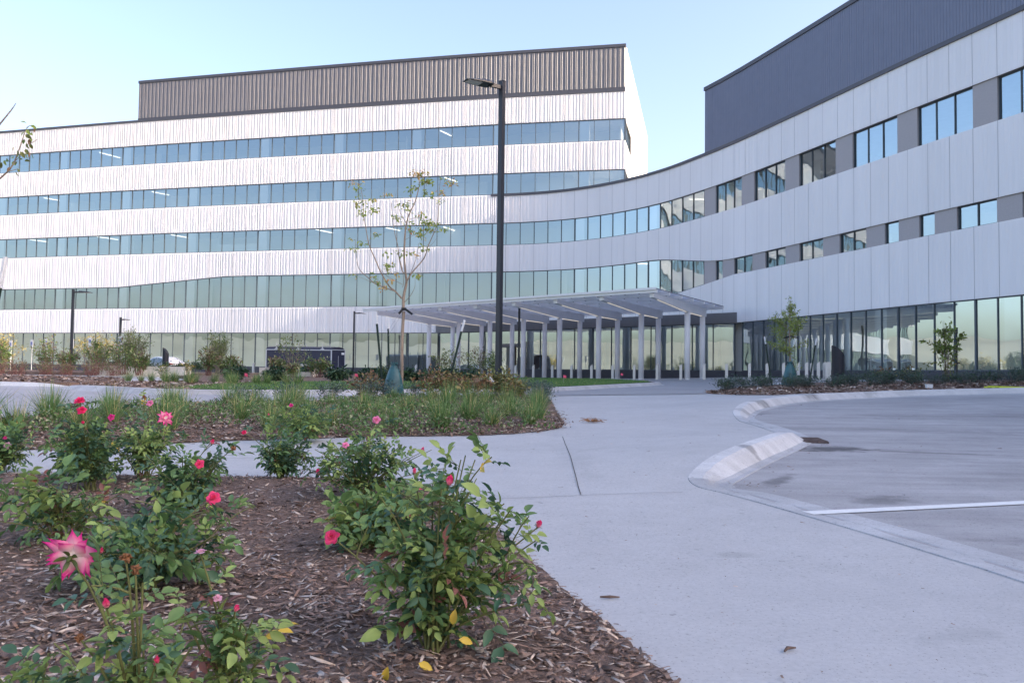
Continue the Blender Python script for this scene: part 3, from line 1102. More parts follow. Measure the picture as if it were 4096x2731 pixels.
# ------------------------------------------------------------------ ground, walks, road
BED1 = [(0.80, 1.9), (0.51, 2.6), (0.41, 3.06), (0.29, 3.48), (0.18, 3.96), (0.07, 4.4), (-0.08, 5.0), (-0.3, 5.7), (-0.55, 6.42), (-0.76, 6.74),
        (-1.16, 6.92), (-1.66, 6.96), (-2.45, 6.95), (-3.55, 6.95), (-4.29, 6.97), (-7.5, 7.05), (-7.5, -1.5), (1.6, -1.5), (1.2, 0.6)]
BED2 = [(-8.6, 6.4), (-6.3, 7.8), (-5.26, 8.52), (-4.81, 8.80), (-3.54, 9.68), (-2.82, 10.05), (-1.66, 10.55), (-0.42, 10.86), (0.16, 11.25), (0.54, 11.74),
        (0.74, 12.2), (0.84, 12.9), (0.88, 15.32), (0.95, 19.0), (1.0, 22.12), (0.83, 23.6), (.2, 23.5), (-0.86, 21.9), (-2.56, 19.95), (-3.29, 19.16),
        (-5.0, 17.6), (-6.3, 15.4), (-7.0, 13.9), (-7.41, 12.94), (-7.6, 12.28), (-9.8, 9.5)]
RBED = [(6.03, 25.38), (6.15, 24.75), (6.56, 24.1), (7.65, 23.92), (9.43, 24.45), (12.18, 24.92), (15.9, 25.3), (20.6, 25.6), (19.5, 31.5), (14.8, 33.5), (10.8, 33.5),
        (8.2, 30.6), (6.6, 27.8)]
ISL = [(-12.65, 23.98), (-11.6, 23.0), (-10.38, 22.12), (-8.89, 21.05), (-7.29, 20.9), (-5.4, 21.56), (-2.7, 23.3), (0.02, 25.62), (1.29, 27.3), (2.6, 29.4), (3.73, 31.32),
       (5.0, 33.3), (5.9, 34.9), (6.4, 36.4), (6.3, 38.0), (5.3, 43.3), (2.4, 47.6), (-3, 51), (-9, 52), (-14, 49), (-16.5, 44), (-16.6, 41), (-12.5, 33), (-12.9, 27)]
LAWN = [(-8.7, 21.25), (-7.29, 21.1), (-5.4, 21.8), (-2.7, 23.55), (0.0, 25.85), (1.2, 27.5), (2.5, 29.6), (3.6, 31.5), (4.85, 33.5), (5.7, 35.0), (6.15, 36.4), (6.1, 37.8),
        (5.15, 43.1), (2.3, 47.3), (-3, 50.2), (-5.5, 46), (-4.5, 40), (-3.2, 34.5), (-5.5, 31.4), (-8.6, 29.5), (-9.3, 25.5), (-8.9, 23)]
FARBED = [(-40, 30.5), (-22, 27.2), (-15.9, 25.8), (-14.4, 25.45), (-13.9, 25.9), (-13.8, 29), (-16.2, 34.5), (-20, 36.6), (-26, 38.6), (-40, 42)]
PLANT = [(-42, 49), (-27, 45.5), (-22.6, 44.6), (-22.4, 46.2), (-17, 44.5), (-15.5, 47), (-14, 52), (-20, 56), (-30, 58), (-42, 60)]


def outline_noise(poly, amp, step=.12):
    """gives a planted bed its crumbly edge."""
    out = []
    n = len(poly)
    for i in range(n):
        a, b = poly[i], poly[(i + 1) % n]
        L = math.hypot(b[0] - a[0], b[1] - a[1])
        k = max(1, min(60, int(L / step)))
        nx, ny = (b[1] - a[1]) / L, -(b[0] - a[0]) / L
        for j in range(k):
            t = j / k
            r = random.uniform(-amp, amp)
            out.append((a[0] + (b[0] - a[0]) * t + nx * r, a[1] + (b[1] - a[1]) * t + ny * r))
    return out


def kerb_run(name, pts, m, close=False, width=.16, z_of=None, h=.13, base=None):
    """raised kerb: pts run with the road on the right-hand side."""
    mb = MB()
    rings, H = [], []
    P = [Vector((p[0], p[1])) for p in pts]
    for i, p in enumerate(P):
        d = (P[min(i + 1, len(P) - 1)] - P[max(i - 1, 0)]).normalized()
        n = Vector((d.y, -d.x))
        hh = pts[i][2] if len(pts[i]) > 2 else h
        zl = (base or g)(p.x, p.y)
        zt = zl + hh
        wob = random.uniform(-.006, .006)
        def q(o, z): return (p.x + n.x * o, p.y + n.y * o, z)
        k = min(1.0, hh / .1)
        H.append(hh)
        rings.append([q(-.01, zl - .05), q(-.01 + .02 * (1 - k), zt + .006), q(width * .75, zt + .004 + wob * k), q(width * .95 + .01, zt - .022 * k + wob), q(width + .085 * k + .02, zl + .006 + .014 * k),
                      q(width + .10 * k + .05, zl + .005), q(width + .20, zl + .004), q(width + .22, zl - .04)])
    for i in range(len(rings) - 1):
        r0, r1 = rings[i], rings[i + 1]
        if H[i] > .12 and random.random() < .16:
            p0 = Vector(r0[1]); dd = (Vector(r1[1]) - p0).normalized() * .012
            for k in range(1, 5):
                u, v = Vector(r0[k]) + Vector((0, 0, .004)), Vector(r0[k + 1]) + Vector((0, 0, .004))
                mb.face([u, v, v + dd, u + dd], 2)
        for k in range(7):
            mb.face([r0[k], r0[k + 1], r1[k + 1], r1[k]], 1 if (k >= 4 or min(H[i], H[i + 1]) < .035) else 0)
    return structure(mb.build(name, [m, M['gutter'], M['joint']], None, False))


def build_ground():
    big = MB()
    n = 40
    # one wide sheet to the horizon, just under everything paved
    xs = [-900, -400, -200, -120] + [-90 + 6 * i for i in range(31)] + [120, 200, 400, 900]
    ys = [-900, -300, -100, -50, -20, -10, 0, 4, 8, 12, 16, 20, 24, 28, 34, 40, 46, 52, 60, 70, 90, 120, 200, 400, 900]
    for i in range(len(xs) - 1):
        for j in range(len(ys) - 1):
            big.face([(x, y, g(x, y) - .25) for x, y in ((xs[i], ys[j]), (xs[i + 1], ys[j]), (xs[i + 1], ys[j + 1]), (xs[i], ys[j + 1]))])
    structure(big.build('ground', M['far_ground'], None, True))
    # unseen rise, added behind and beside the viewer to brighten the low glass reflections
    added_rise = MB()
    rs = [95, 130, 180, 240, 310, 390, 480, 620]
    hz = [-.35, .6, 3.0, 7.6, 13.5, 19.5, 23.5, 22]
    n = 48
    def q(u, v):
        az = R(112 + (310 - 112) * u / n)
        rr = rs[v]
        return (rr * math.sin(az), rr * math.cos(az), hz[v] * (1 + .03 * math.sin(u * .43)))
    for i in range(n):
        for j in range(7):
            added_rise.face([q(i, j), q(i + 1, j), q(i + 1, j + 1), q(i, j + 1)])
    structure(added_rise.build('added_rise', M['added_rise'], None, True))
    K = [(p.x, p.y, max(0, p.z)) for p in smooth_line(KERB[1:], 3)]
    line = [(p[0], p[1]) for p in K]
    walk = [(-9, -3)] + [(3.45, -3)] + line[1:] + [(40, 40), (24, 60), (-20, 80), (-60, 90), (-60, 40), (-30, 12), (-9, 6)]
    structure(sheet('pavement', [p for p in walk], .55, lambda x, y: gw(x, y), M['walk']))
    lot = line[::-1] + [(3.45, -3.2), (42, -3.2), (42, 22.6)]
    structure(sheet('parking_lot', lot, .8, lambda x, y: g(x, y) + .001, M['lot']))
    kerb_run('kerb', K, M['kerb'])
    # road sweeping past the far beds, and the darker drive before the canopy
    road = [(-60, 10), (-12, 10), (-7.6, 12.2), (-6.9, 14.0), (-5.6, 16.8), (-3.0, 19.4), (-2.67, 20.68), (-1.2, 22.0), (0.2, 23.4), (1.0, 24.4), (2.0, 27), (3.9, 31.0), (6.1, 34.6), (6.6, 38.5),
            (4.6, 37), (-1, 28), (-5.4, 22.6), (-8, 21.6), (-10.5, 23), (-12.8, 25), (-15.9, 26.2), (-22, 27.6), (-60, 34)]
    structure(sheet('road', road, .9, lambda x, y: gw(x, y) + .006, M['road']))
    drive = [(-2.6, 20.72), (1.01, 23.1), (2.95, 24.0), (5.08, 24.5), (6.0, 25.1), (6.1, 26.2), (7.59, 29.6), (10.4, 35.0), (13.6, 40.5), (11.5, 46), (7.8, 49), (6.4, 43), (6.9, 37), (6.5, 35.2),
             (4.0, 31.2), (1.5, 27.2), (0.2, 25.5)]
    structure(sheet('driveway', drive, .8, lambda x, y: gw(x, y) + .012, M['drive']))
    for nm, a, b, w in (('pavement_joint', (.68, 10.86), (.53, 6.2), .007), ('pavement_joint', (-.35, 5.94), (1.5, 6.43), .007), ('pavement_joint', (.53, 6.2), (.9, 1.2), .0),
                        ('pavement_joint', (-4.2, 8.0), (-1.2, 8.4), .01), ('pavement_joint', (-1.75, 7.0), (-1.55, 10.5), .01), ('pavement_joint', (1.0, 17.0), (4.9, 17.0), .008),
                        ('pavement_joint', (9.0, 21.6), (9.3, 24.3), .007), ('pavement_joint', (13.2, 22.6), (13.3, 25), .012),
                        ('pavement_joint', (3.6, 9.0), (9.5, 11.0), .006), ('pavement_joint', (5.4, 7.9), (14, 12.6), .006), ('pavement_joint', (4.9, 15.8), (16, 14.6), .007)):
        if w <= 0: continue
        mb = MB()
        A, B = Vector(a), Vector(b)
        k = max(2, int((B - A).length / .35))
        s = (B - A).normalized(); s = Vector((s.y, -s.x))
        prev = None
        for i in range(k + 1):
            p = A + (B - A) * i / k + s * random.uniform(-.0025, .0025)
            zf = gw if (kerb_near(p.x, p.y)[0] > .3 and inside((p.x, p.y), walk)) else g
            cur = [(p.x - s.x * w / 2, p.y - s.y * w / 2, zf(p.x, p.y) + .005), (p.x + s.x * w / 2, p.y + s.y * w / 2, zf(p.x, p.y) + .005)]
            if prev: mb.face([prev[0], prev[1], cur[1], cur[0]])
            prev = cur
        structure(mb.build(nm, M['joint']))
    # white bay line on the parking lot
    mb = MB()
    A, B = Vector((2.02, 5.62)), Vector((9.8, 7.92))
    s = (B - A).normalized(); s = Vector((s.y, -s.x)) * .066
    for i in range(24):
        p, q = A + (B - A) * i / 24, A + (B - A) * (i + 1) / 24
        mb.face([(p.x - s.x, p.y - s.y, g(p.x, p.y) + .006), (p.x + s.x, p.y + s.y, g(p.x, p.y) + .006), (q.x + s.x, q.y + s.y, g(q.x, q.y) + .006), (q.x - s.x, q.y - s.y, g(q.x, q.y) + .006)])
    structure(mb.build('parking_line', M['paint']))
    # planting beds
    def zb(h): return lambda x, y: gw(x, y) + h
    def mound(poly, base, rise, w):
        es = [(Vector(poly[i][:2]), Vector(poly[(i + 1) % len(poly)][:2])) for i in range(len(poly))]
        def f(x, y):
            p = Vector((x, y)); d = 9
            for a, b in es:
                ab = b - a; t = min(1, max(0, (p - a).dot(ab) / ab.length_squared))
                d = min(d, (p - a - ab * t).length)
            return gw(x, y) + base + rise * smo(0, w, d) + .012 * math.sin(x * 7.1) * math.cos(y * 6.3) * smo(0, .3, d)
        return f
    global ZBED1, ZBED2, ZRBED
    ZBED1, ZBED2, ZRBED = mound(BED1, .007, .04, .5), mound(BED2, .008, .08, .9), mound(RBED, .008, .15, 1.6)
    structure(sheet('mulch_bed', outline_noise(BED1, .012, .08), .16, ZBED1, M['soil']))
    structure(sheet('mulch_bed', outline_noise(BED2, .03, .16), .4, ZBED2, M['soil']))
    structure(sheet('mulch_bed', outline_noise(RBED, .04, .3), .5, ZRBED, M['soil']))
    structure(sheet('mulch_bed', ISL, .9, zb(.125), M['soil'], skirt=.2))
    structure(sheet('mulch_bed', FARBED, 1.0, zb(.125), M['soil'], skirt=.2))
    structure(sheet('mulch_bed', PLANT, 1.5, zb(.16), M['soil'], skirt=.2))
    structure(sheet('lawn', LAWN, .7, zb(.15), M['lawn'], skirt=.2))
    kerb_run('kerb', [(p.x, p.y, max(0, p.z)) for p in smooth_line([(-13.2, 24.9, .02), (-12.65, 23.98, .10)] + [(p[0], p[1], .135) for p in ISL[1:15]], 4)], M['kerb_plain'])
    kerb_run('kerb', [(p.x, p.y, max(0, p.z)) for p in smooth_line([(-40, 30.5, .13), (-22, 27.2, .13), (-15.9, 25.8, .13), (-14.4, 25.45, .11), (-13.8, 25.7, .02)], 4)], M['kerb'])
    # drain beside the raised kerb
    mb = MB()
    zt = g(3.9, 10.8) + .012
    mb.prism([(3.60, 10.42), (4.0, 10.38), (4.12, 11.05), (3.78, 11.1)], zt - .03, zt)
    for i in range(9):
        t = i / 8
        mb.beam((3.62 + .17 * t, 10.46 + .6 * t, zt + .004), (4.0 + .1 * t, 10.42 + .6 * t, zt + .004), .03, .012)
    d = mb.build('storm_drain', M['iron'])
    tag(d, 'rusty dark drain grate set in the lot beside the raised kerb end', 'drain grate')


def chips(name, poly, n, lo, hi, zf, size=(.05, .013), near=None, spill=0.0):
    """shredded bark mulch: one bent chip shape, thousands of times, in one mesh."""
    xs = [p[0] for p in poly]; ys = [p[1] for p in poly]
    pts = []
    R0 = random.Random(len(poly) + n)
    tries = 0
    while len(pts) < n and tries < n * 60:
        tries += 1
        x, y = R0.uniform(max(min(xs), lo[0]), min(max(xs), hi[0])), R0.uniform(max(min(ys), lo[1]), min(max(ys), hi[1]))
        if near and R0.random() > near(x, y):
            continue
        qx, qy = (x, y)
        if not inside((x, y), poly):
            if spill <= 0 or R0.random() > .5: continue
            j = (x + R0.uniform(-spill, spill), y + R0.uniform(-spill, spill))
            if not inside(j, poly): continue
        pts.append((x, y, zf(x, y)))
    n = len(pts)
    pos = np.array(pts)
    az = RNG.uniform(0, 2 * np.pi, n)
    el = RNG.normal(.03, .20, n)
    d = np.stack([np.cos(az) * np.cos(el), np.sin(az) * np.cos(el), np.sin(el)], 1)
    up = nrm(np.stack([RNG.normal(0, .32, n), RNG.normal(0, .32, n), np.ones(n)], 1))
    L = np.exp(RNG.normal(np.log(size[0]), .42, n)); Wd = np.exp(RNG.normal(np.log(size[1]), .40, n))
    pos[:, 2] += RNG.uniform(.001, .02, n)
    tv = np.array([(-.5, -.5, 0), (.5, -.46, 0), (.62, .05, .05), (.4, .5, 0), (-.45, .46, 0), (-.6, 0, .05),
                   (-.4, -.45, -.25), (.4, -.42, -.25), (.35, .45, -.25), (-.38, .42, -.25)], float)
    tf = np.array([(0, 1, 2), (0, 2, 5), (5, 2, 3), (5, 3, 4), (6, 7, 1), (6, 1, 0), (8, 9, 4), (8, 4, 3)])
    sc = np.stack([Wd, L, Wd * .8], 1)
    mi = RNG.choice(5, n, p=[.27, .36, .15, .12, .10])
    o = scatter(name, tv, tf, pos, d, up, sc, mi, CHIPS)
    return tag(o, 'shredded brown bark chips covering the planting bed', 'mulch', kind='stuff')


def build_mulch():
    def nf(x, y):
        d = math.hypot(x, y)
        return min(1, (3.2 / max(d, 1.2)) ** 1.4)
    chips('bark_mulch', BED1, 42000, (-6.5, 1.1), (1.3, 7.3), lambda x, y: ZBED1(x, y), (.040, .0068), nf, .02)
    chips('bark_mulch', BED2, 26000, (-7.6, 8.0), (1.2, 16), lambda x, y: ZBED2(x, y), (.060, .013), lambda x, y: min(1, (11 / y) ** 2.2), .18)
    chips('bark_mulch', RBED, 5000, (5.8, 23.6), (17, 28), lambda x, y: ZRBED(x, y), (.11, .035), None, .1)
    chips('bark_mulch', ISL, 2500, (-13, 21), (-8, 30), lambda x, y: gw(x, y) + .13, (.12, .035))
    chips('bark_mulch', FARBED, 2500, (-30, 25), (-13, 40), lambda x, y: gw(x, y) + .13, (.13, .04))
    # bits blown over the pavement and lot
    n = 330
    P, Rr = [], random.Random(5)
    while len(P) < n:
        y = 2.3 * (11 / 2.3) ** Rr.random() if Rr.random() < .8 else Rr.uniform(8, 22)
        x = Rr.uniform(-.5, 9) if Rr.random() < .7 else Rr.uniform(-.2, 2)
        if inside((x, y), BED1) or inside((x, y), BED2) or abs(x) > y * .66: continue
        right = kerb_near(x, y)
        lot = x > 1.4 and y < 22 and not inside((x, y), [(-9, -3)] + [(k[0], k[1]) for k in KERB[1:]] + [(40, 40), (-60, 90), (-60, 40), (-9, 6)])
        P.append((x, y, (g(x, y) if lot else gw(x, y)) + .008))
    # drifts along the kerb foot
    for cx, cy, k, sx in ((1.95, 6.78, 46, .14), (2.5, 7.9, 14, .2), (3.25, 9.3, 20, .14), (3.72, 10.15, 46, .2), (4.3, 15.0, 10, .35), (5.7, 17.4, 18, .6), (7.5, 19.4, 16, .6), (2.75, 6.3, 30, .2)):
        for _ in range(k):
            x, y = cx + Rr.gauss(0, sx), cy + Rr.gauss(0, sx * .8)
            P.append((x, y, g(x, y) + .01 + Rr.random() * .02))
    n = len(P)
    pos = np.array(P)
    az = RNG.uniform(0, 6.28, n)
    d = np.stack([np.cos(az), np.sin(az), np.zeros(n)], 1)
    up = np.stack([RNG.normal(0, .15, n), RNG.normal(0, .15, n), np.ones(n)], 1)
    L = np.exp(RNG.normal(np.log(.010), .5, n)) * np.clip(np.hypot(pos[:, 0], pos[:, 1]) / 5, .7, 2.2)
    tv = np.array([(-.5, -.5, 0), (.5, -.5, 0), (.5, .5, .1), (-.5, .5, 0)], float)
    o = scatter('leaf_litter', tv, np.array([(0, 1, 2), (0, 2, 3)]), pos, d, up, np.stack([L * .32, L, L], 1), RNG.choice(5, n, p=[.45, .25, .1, .1, .1]), CHIPS)
    tag(o, 'scattered bark crumbs and twigs lying on the grey concrete', 'litter', kind='stuff')
    # dried straw tuft on the walk
    x0, y0 = 1.3, 13.26
    mb = MB()
    for i in range(46):
        a = random.uniform(0, 6.28); r = random.uniform(.04, .2)
        p = Vector((random.gauss(0, .05), random.gauss(0, .05), .015))
        q = p + Vector((math.cos(a) * r, math.sin(a) * r, random.uniform(0, .05)))
        mb.tube([p, (p + q) / 2 + Vector((0, 0, random.uniform(.01, .05))), q], .004, 3, cap=False)
    o = mb.build('straw_tuft', M['straw']); o.location = (x0, y0, gw(x0, y0))
    tag(o, 'small dry brown tuft lying alone on the pavement', 'dry tuft')
    for nm, x, y, L, a, lb in (('bark_piece', .43, 3.55, .085, .1, 'dark bark stick on the pavement edge beside the near mulch bed'),
                               ('twig', .98, 2.9, .07, .7, 'thin bent twig lying on the near pale pavement'),
                               ('bark_piece', 3.35, 4.75, .10, .2, 'dark brown bark stick lying on the near parking lot')):
        mb = MB()
        mb.tube([(-L / 2, 0, .01), (0, random.uniform(-.01, .01), .012), (L / 2, 0, .008)], [.004, .007, .003], 5)
        o = mb.build(nm, M['chip0']); o.location = (x, y, (g if x > 3 else gw)(x, y)); o.rotation_euler = (0, 0, a)
        tag(o, lb, 'stick')


# ------------------------------------------------------------------ street furniture
def lamp(name, label, x, y, zb, zt, w, arm_dir, head_len, tilt=0.0, group=None, rz=0.0):
    t = thing(name, label, 'street lamp', (x, y, zb), arm_dir, group)
    H = zt - zb
    mb = MB()
    mb.box((0, 0, H / 2), (w, w, H), rz)
    mb.box((0, 0, .02), (w * 2.2, w * 2.2, .04), rz)
    mb.box((0, 0, H + .006), (w + .012, w + .012, .02), rz)
    mb.build('pole', M['pole'], t)
    # arm and head run along local +x
    hz = H - w * 1.25
    am = MB()
    L = head_len
    am.beam((w * .4, 0, hz), (L * .38, 0, hz), w * .55, w * .75)
    am.build('arm', M['pole'], t)
    hd = MB()
    x0, x1 = L * .30, L
    st = [(0, .20, .055), (.12, .24, .085), (.45, .24, .07), (.8, .21, .045), (1, .16, .012)]
    up, lo = [], []
    rings = []
    for u, wy, h in st:
        X = x0 + (x1 - x0) * u
        k = L * .75
        rings.append([(X, -wy * k, hz - .03), (X, wy * k, hz - .03), (X, wy * k, hz - .03 + h * k * .6), (X, wy * k * .6, hz - .03 + h * k * 1.5), (X, -wy * k * .6, hz - .03 + h * k * 1.5),
                      (X, -wy * k, hz - .03 + h * k * .6)])
    hd.sweep(rings, None, closed=True)
    hd.face(rings[0][::-1]); hd.face(rings[-1])
    ho = hd.build('lamp_head', M['pole'], t)
    le = MB()
    k = L * .75
    le.prism([(x0 + (x1 - x0) * .42, -.17 * k), (x0 + (x1 - x0) * .93, -.14 * k), (x0 + (x1 - x0) * .93, .14 * k), (x0 + (x1 - x0) * .42, .17 * k)], hz - .045, hz - .028)
    le.build('lens', M['lens'], ho)
    return t


def steel_bollard(x, y, h, label, group):
    t = None


def build_furniture():
    # big lamp in the foreground bed edge: arm points left and towards the camera
    lamp('street_lamp', 'tall black square street lamp with flat head rising before the white building', -.40, 25.0, g(-.4, 25) - .05, 9.95, .15, R(212), 1.3, rz=R(20))
    lamp('street_lamp', 'black street lamp standing among the leafy shrubs by the white sign posts', -25.7, 48, g(-25, 48), 5.6, .12, R(-4), 1.12)
    lamp('street_lamp', 'black street lamp beside the round twiggy shrub near the white car', -28.6, 60, g(-28, 60), 4.75, .12, R(-20), .85)
    lamp('street_lamp', 'slim black street lamp to the right of the dark trailer', -12.7, 66, g(-12, 66), 5.86, .12, R(-3), .95)
    lamp('street_lamp', 'slim black street lamp at the front of the entrance canopy', .45, 53, g(.4, 53), 5.72, .12, R(-14), .85)
    # steel bollards along the canopy
    row = [(1185, None), (1226, None), (1269.5, None), (1313.7, None), (1359.5, None), (1408, None), (1457.5, None), (1510, None), (1564.5, None), (1618, None), (1669.5, None)]
    pts = []
    for xd, _ in row:
        d = 48 * 2513 / (xd + 934) - .3
        pts.append(((xd - 1176) / 1890 * d, d))
    pts += [(13.0, 45.0), (13.65, 44.0), (14.2, 43.0)]
    bend = [(15.35, 44.1), (14.4, 40.2), (15.75, 43.2), (15.35, 41.2), (15.95, 42.0), (15.7, 41.0), (15.9, 41.2)]
    mb = MB()
    h = .93
    a = R(0)
    w = .075
    mb.prism([(-w, -w), (w, -w), (w, w), (-w, w)], 0, [h - .11, h, h, h - .11])
    mb.prism([(-w - .02, -w - .02), (w + .02, -w - .02), (w + .02, w + .02), (-w - .02, w + .02)], -.02, .02)
    me = None
    for i, (x, y) in enumerate(pts + bend):
        if me is None:
            o = mb.build('steel_bollard', M['steel']); me = o
        else:
            o = me.copy(); COL.objects.link(o)
        o.location = (x, y, g(x, y)); o.rotation_euler = (0, 0, R(-18))
        if i < 11:
            tag(o, 'slant topped steel bollard in the long row under the entrance canopy', 'bollard', 'bollards along the canopy')
        elif i < 14:
            tag(o, 'slant topped steel bollard before the dark plinth, right of the canopy', 'bollard', 'bollards right of the canopy')
        else:
            tag(o, 'slant topped steel bollard in the tight cluster between staked tree and dark post', 'bollard', 'bollards clustered by the dark post')
    for i, (x, y) in enumerate(((-8.6, 64), (-7.2, 62), (-19.6, 62.5))):
        o = me.copy(); COL.objects.link(o); o.location = (x, y, g(x, y))
        tag(o, ['pale steel bollard standing beside the trailer door', 'pale steel bollard right of the slim lamp behind the lawn', 'pale steel bollard left of the trailer nose'][i], 'bollard')
    # dark round bollard lights with sloping tops
    for x, y, r, hh, lb in ((11.3, 28.5, .215, 1.34, 'thick dark round post with sloping top in the right hand bed'),
                            (-19.6, 46.6, .17, 1.2, 'dark round post with sloping top in front of the white car')):
        mb = MB()
        n = 24
        poly = [(r * math.cos(2 * math.pi * k / n), r * math.sin(2 * math.pi * k / n)) for k in range(n)]
        z = .75 if y < 40 else .9
        tops = [hh - .10 * (p[0] / r + 1) - .05 * (p[0] / r + 1) ** 2 for p in poly]
        mb.prism(poly, 0, tops)
        o = mb.build('bollard_light', M['bollight'], None, False)
        o.location = (x, y, (ZRBED(x, y) if x > 0 else g(x, y) + .4))
        tag(o, lb, 'post light')
    # stone seat walls: each block is a thing
    def blocks(a, b, n, h, dep, labels, grp):
        A, B = Vector(a), Vector(b)
        ang = math.atan2((B - A).y, (B - A).x)
        L = (B - A).length / n
        for i in range(n):
            c = A + (B - A) * (i + .5) / n
            mb = MB()
            e = .012
            x0, x1, y0, y1 = -L / 2 + e, L / 2 - e, -dep / 2, dep / 2
            cut = .02
            mb.prism([(x0 + cut, y0), (x1 - cut, y0), (x1, y0 + cut), (x1, y1), (x0, y1), (x0, y0 + cut)], -.1, h)
            mb.box((0, 0, h + .012), (L - .03, dep + .015, .024))
            o = mb.build('stone_block', M['stone'])
            o.location = (c.x, c.y, g(c.x, c.y)); o.rotation_euler = (0, 0, ang)
            tag(o, labels[i], 'stone block', grp)
    blocks((-22.3, 44.2), (-16.9, 43.1), 4, .52, .5, ['end stone block of the long low wall, below the leafy shrubs', 'second stone block of the long low wall in front of the twiggy shrub',
           'third stone block of the long low wall in front of the white car', 'last stone block of the long low wall beside the yellow flowers'], 'stone blocks of the long wall')
    blocks((-13.1, 43.2), (-10.1, 42.4), 2, .55, .6, ['rough stone block in front of the trailer nose', 'stone block in front of the trailer behind brown shrubs'], 'stone blocks before the trailer')
    # survey flags
    for i, (x, y, lb) in enumerate(((-9.27, 28.6, 'pink survey flag at the mulch edge, lower left of the lawn'), (-5.9, 31.0, 'pink survey flag on the lawn below the dark mounds'),
                                    (2.15, 34.2, 'pink survey flag near the kerb on the right lawn'), (5.6, 42.2, 'tiny pink survey flag at the lawn tip by the bollards'),
                                    (-11.6, 41, 'pink survey flag beside the yellow flowers and stone block'))):
        t = thing('survey_flag', lb, 'flag', (x, y, g(x, y) + .13))
        mb = MB(); mb.tube([(0, 0, 0), (.01, 0, .34)], .004, 4); mb.build('wire', M['wire'], t)
        mb = MB()
        s = .125
        mb.hexa([(.0, -.002, .22), (s, .012, .20), (s, .016, .20), (.0, .002, .22), (0, -.002, .33), (s * .95, -.02, .31), (s * .95, -.016, .31), (0, .002, .33)])
        mb.build('flag', M['pinkflag'], t)
        t.rotation_euler = (0, 0, R(-15 + 12 * i))
    t = thing('marker_flag', 'small white triangular flag among the brown leaved shrubs', 'flag', (-.5, 18.6, g(-.5, 18.6) + .3))
    mb = MB(); mb.tube([(0, 0, -.3), (0, 0, .32)], .004, 4); mb.build('wire', M['wire'], t)
    mb = MB(); mb.prism([(0, -.002), (.12, -.002), (.12, .002), (0, .002)], .18, [.32, .18, .18, .32]); mb.build('flag', M['cap'], t)
    # utility lid / white box in right bed
    mb = MB(); mb.prism([(-.09, -.06), (.09, -.06), (.09, .06), (-.09, .06)], 0, .11); mb.prism([(-.1, -.07), (.1, -.07), (.1, .07), (-.1, .07)], .11, .13)
    o = mb.build('marker_box', M['cap']); o.location = (13.05, 25.75, ZRBED(13.05, 25.75)); tag(o, 'little white box lying on the mulch in front of dark shrubs', 'marker box')
    # yellow hose coil at the right edge
    mb = MB()
    for k in range(5):
        L = 1.6 + .2 * k
        mb.tube([(-.75 - .08 * k, .05 * k, .03 + .02 * (k % 2)), (0, .05 * k + .06 * math.sin(k), .035), (L, .05 * k - .1, .03)], .022, 6)
    o = mb.build('yellow_hose', M['hose']); o.location = (14.9, 23.9, gw(14.9, 23.9)); tag(o, 'yellow green hose laid in strands on the far pavement', 'hose')
    # signs
    for i, (x, y, z) in enumerate(((-33.5, 55, 2.80), (-32.1, 55, 2.88), (-31.1, 55, 2.95), (-29.4, 55, 3.0), (-28.2, 55, 3.08), (-25.2, 53, 3.1))):
        zg = g(x, y)
        t = thing('parking_sign', ['white accessible parking sign nearest the yellow bush at the edge', 'white accessible parking sign between yellow bush and leafy shrub', 'white accessible parking sign, third from the yellow bush',
                  'white accessible parking sign in front of the pale yellow shrub', 'white accessible parking sign just right of the black lamp', 'white accessible parking sign above the end of the stone wall'][i],
                  'sign', (x, y, zg), R(-26), 'accessible parking signs')
        H = z - zg
        mb = MB(); mb.tube([(0, .02, 0), (0, .02, H)], .03, 8); mb.build('sign_post', M['galv'] if i else M['signw'], t)
        mb = MB(); mb.box((0, -.02, H - .33), (.30, .012, .66)); pn = mb.build('sign_panel', M['signw'], t)
        mb = MB(); mb.box((0, -.03, H - .26), (.17, .008, .22)); sy = mb.build('symbol', M['signb'], pn)
        mb = MB()
        mb.box((-.01, -.036, H - .225), (.03, .004, .03)); mb.box((-.01, -.036, H - .28), (.024, .004, .08)); mb.box((.02, -.036, H - .32), (.07, .004, .02)); mb.box((-.02, -.036, H - .36), (.08, .004, .022))
        mb.build('wheelchair_mark', M['signw'], pn)
    t = thing('yard_sign', 'small dark green yard sign with white lettering by the trailer', 'sign', (-10.35, 41.6, g(-10.35, 41.6) + .1), R(6))
    mb = MB(); mb.box((0, 0, .52), (.72, .02, .5)); bd = mb.build('sign_panel', M['signg'], t)
    mb = MB()
    x = -.28
    for wd in (.05, .07, .05, .07, .06, .04):
        mb.box((x, -.014, .62), (wd, .006, .11)); x += wd + .035
    mb.box((.05, -.014, .44), (.2, .006, .03))
    mb.build('lettering', M['signw'], bd)
    mb = MB()
    for sx in (-.28, .28): mb.tube([(sx, .015, -.1), (sx, .015, .5)], .008, 5)
    mb.build('stake', M['wire'], t)
    # cone
    t = thing('traffic_cone', 'orange traffic cone with white bands behind the olive shrub', 'cone', (-1.35, 52, g(-1.35, 52)))
    mb = MB(); mb.tube([(0, 0, .03), (0, 0, .72)], [.15, .035], 16); mb.box((0, 0, .02), (.38, .38, .04)); mb.build('cone_body', M['orange'], t)
    for z, r in ((.34, .112), (.52, .084)):
        mb = MB(); mb.tube([(0, 0, z), (0, 0, z + .10)], [r, r - .017], 16, cap=False); mb.build('band', M['signw'], t)


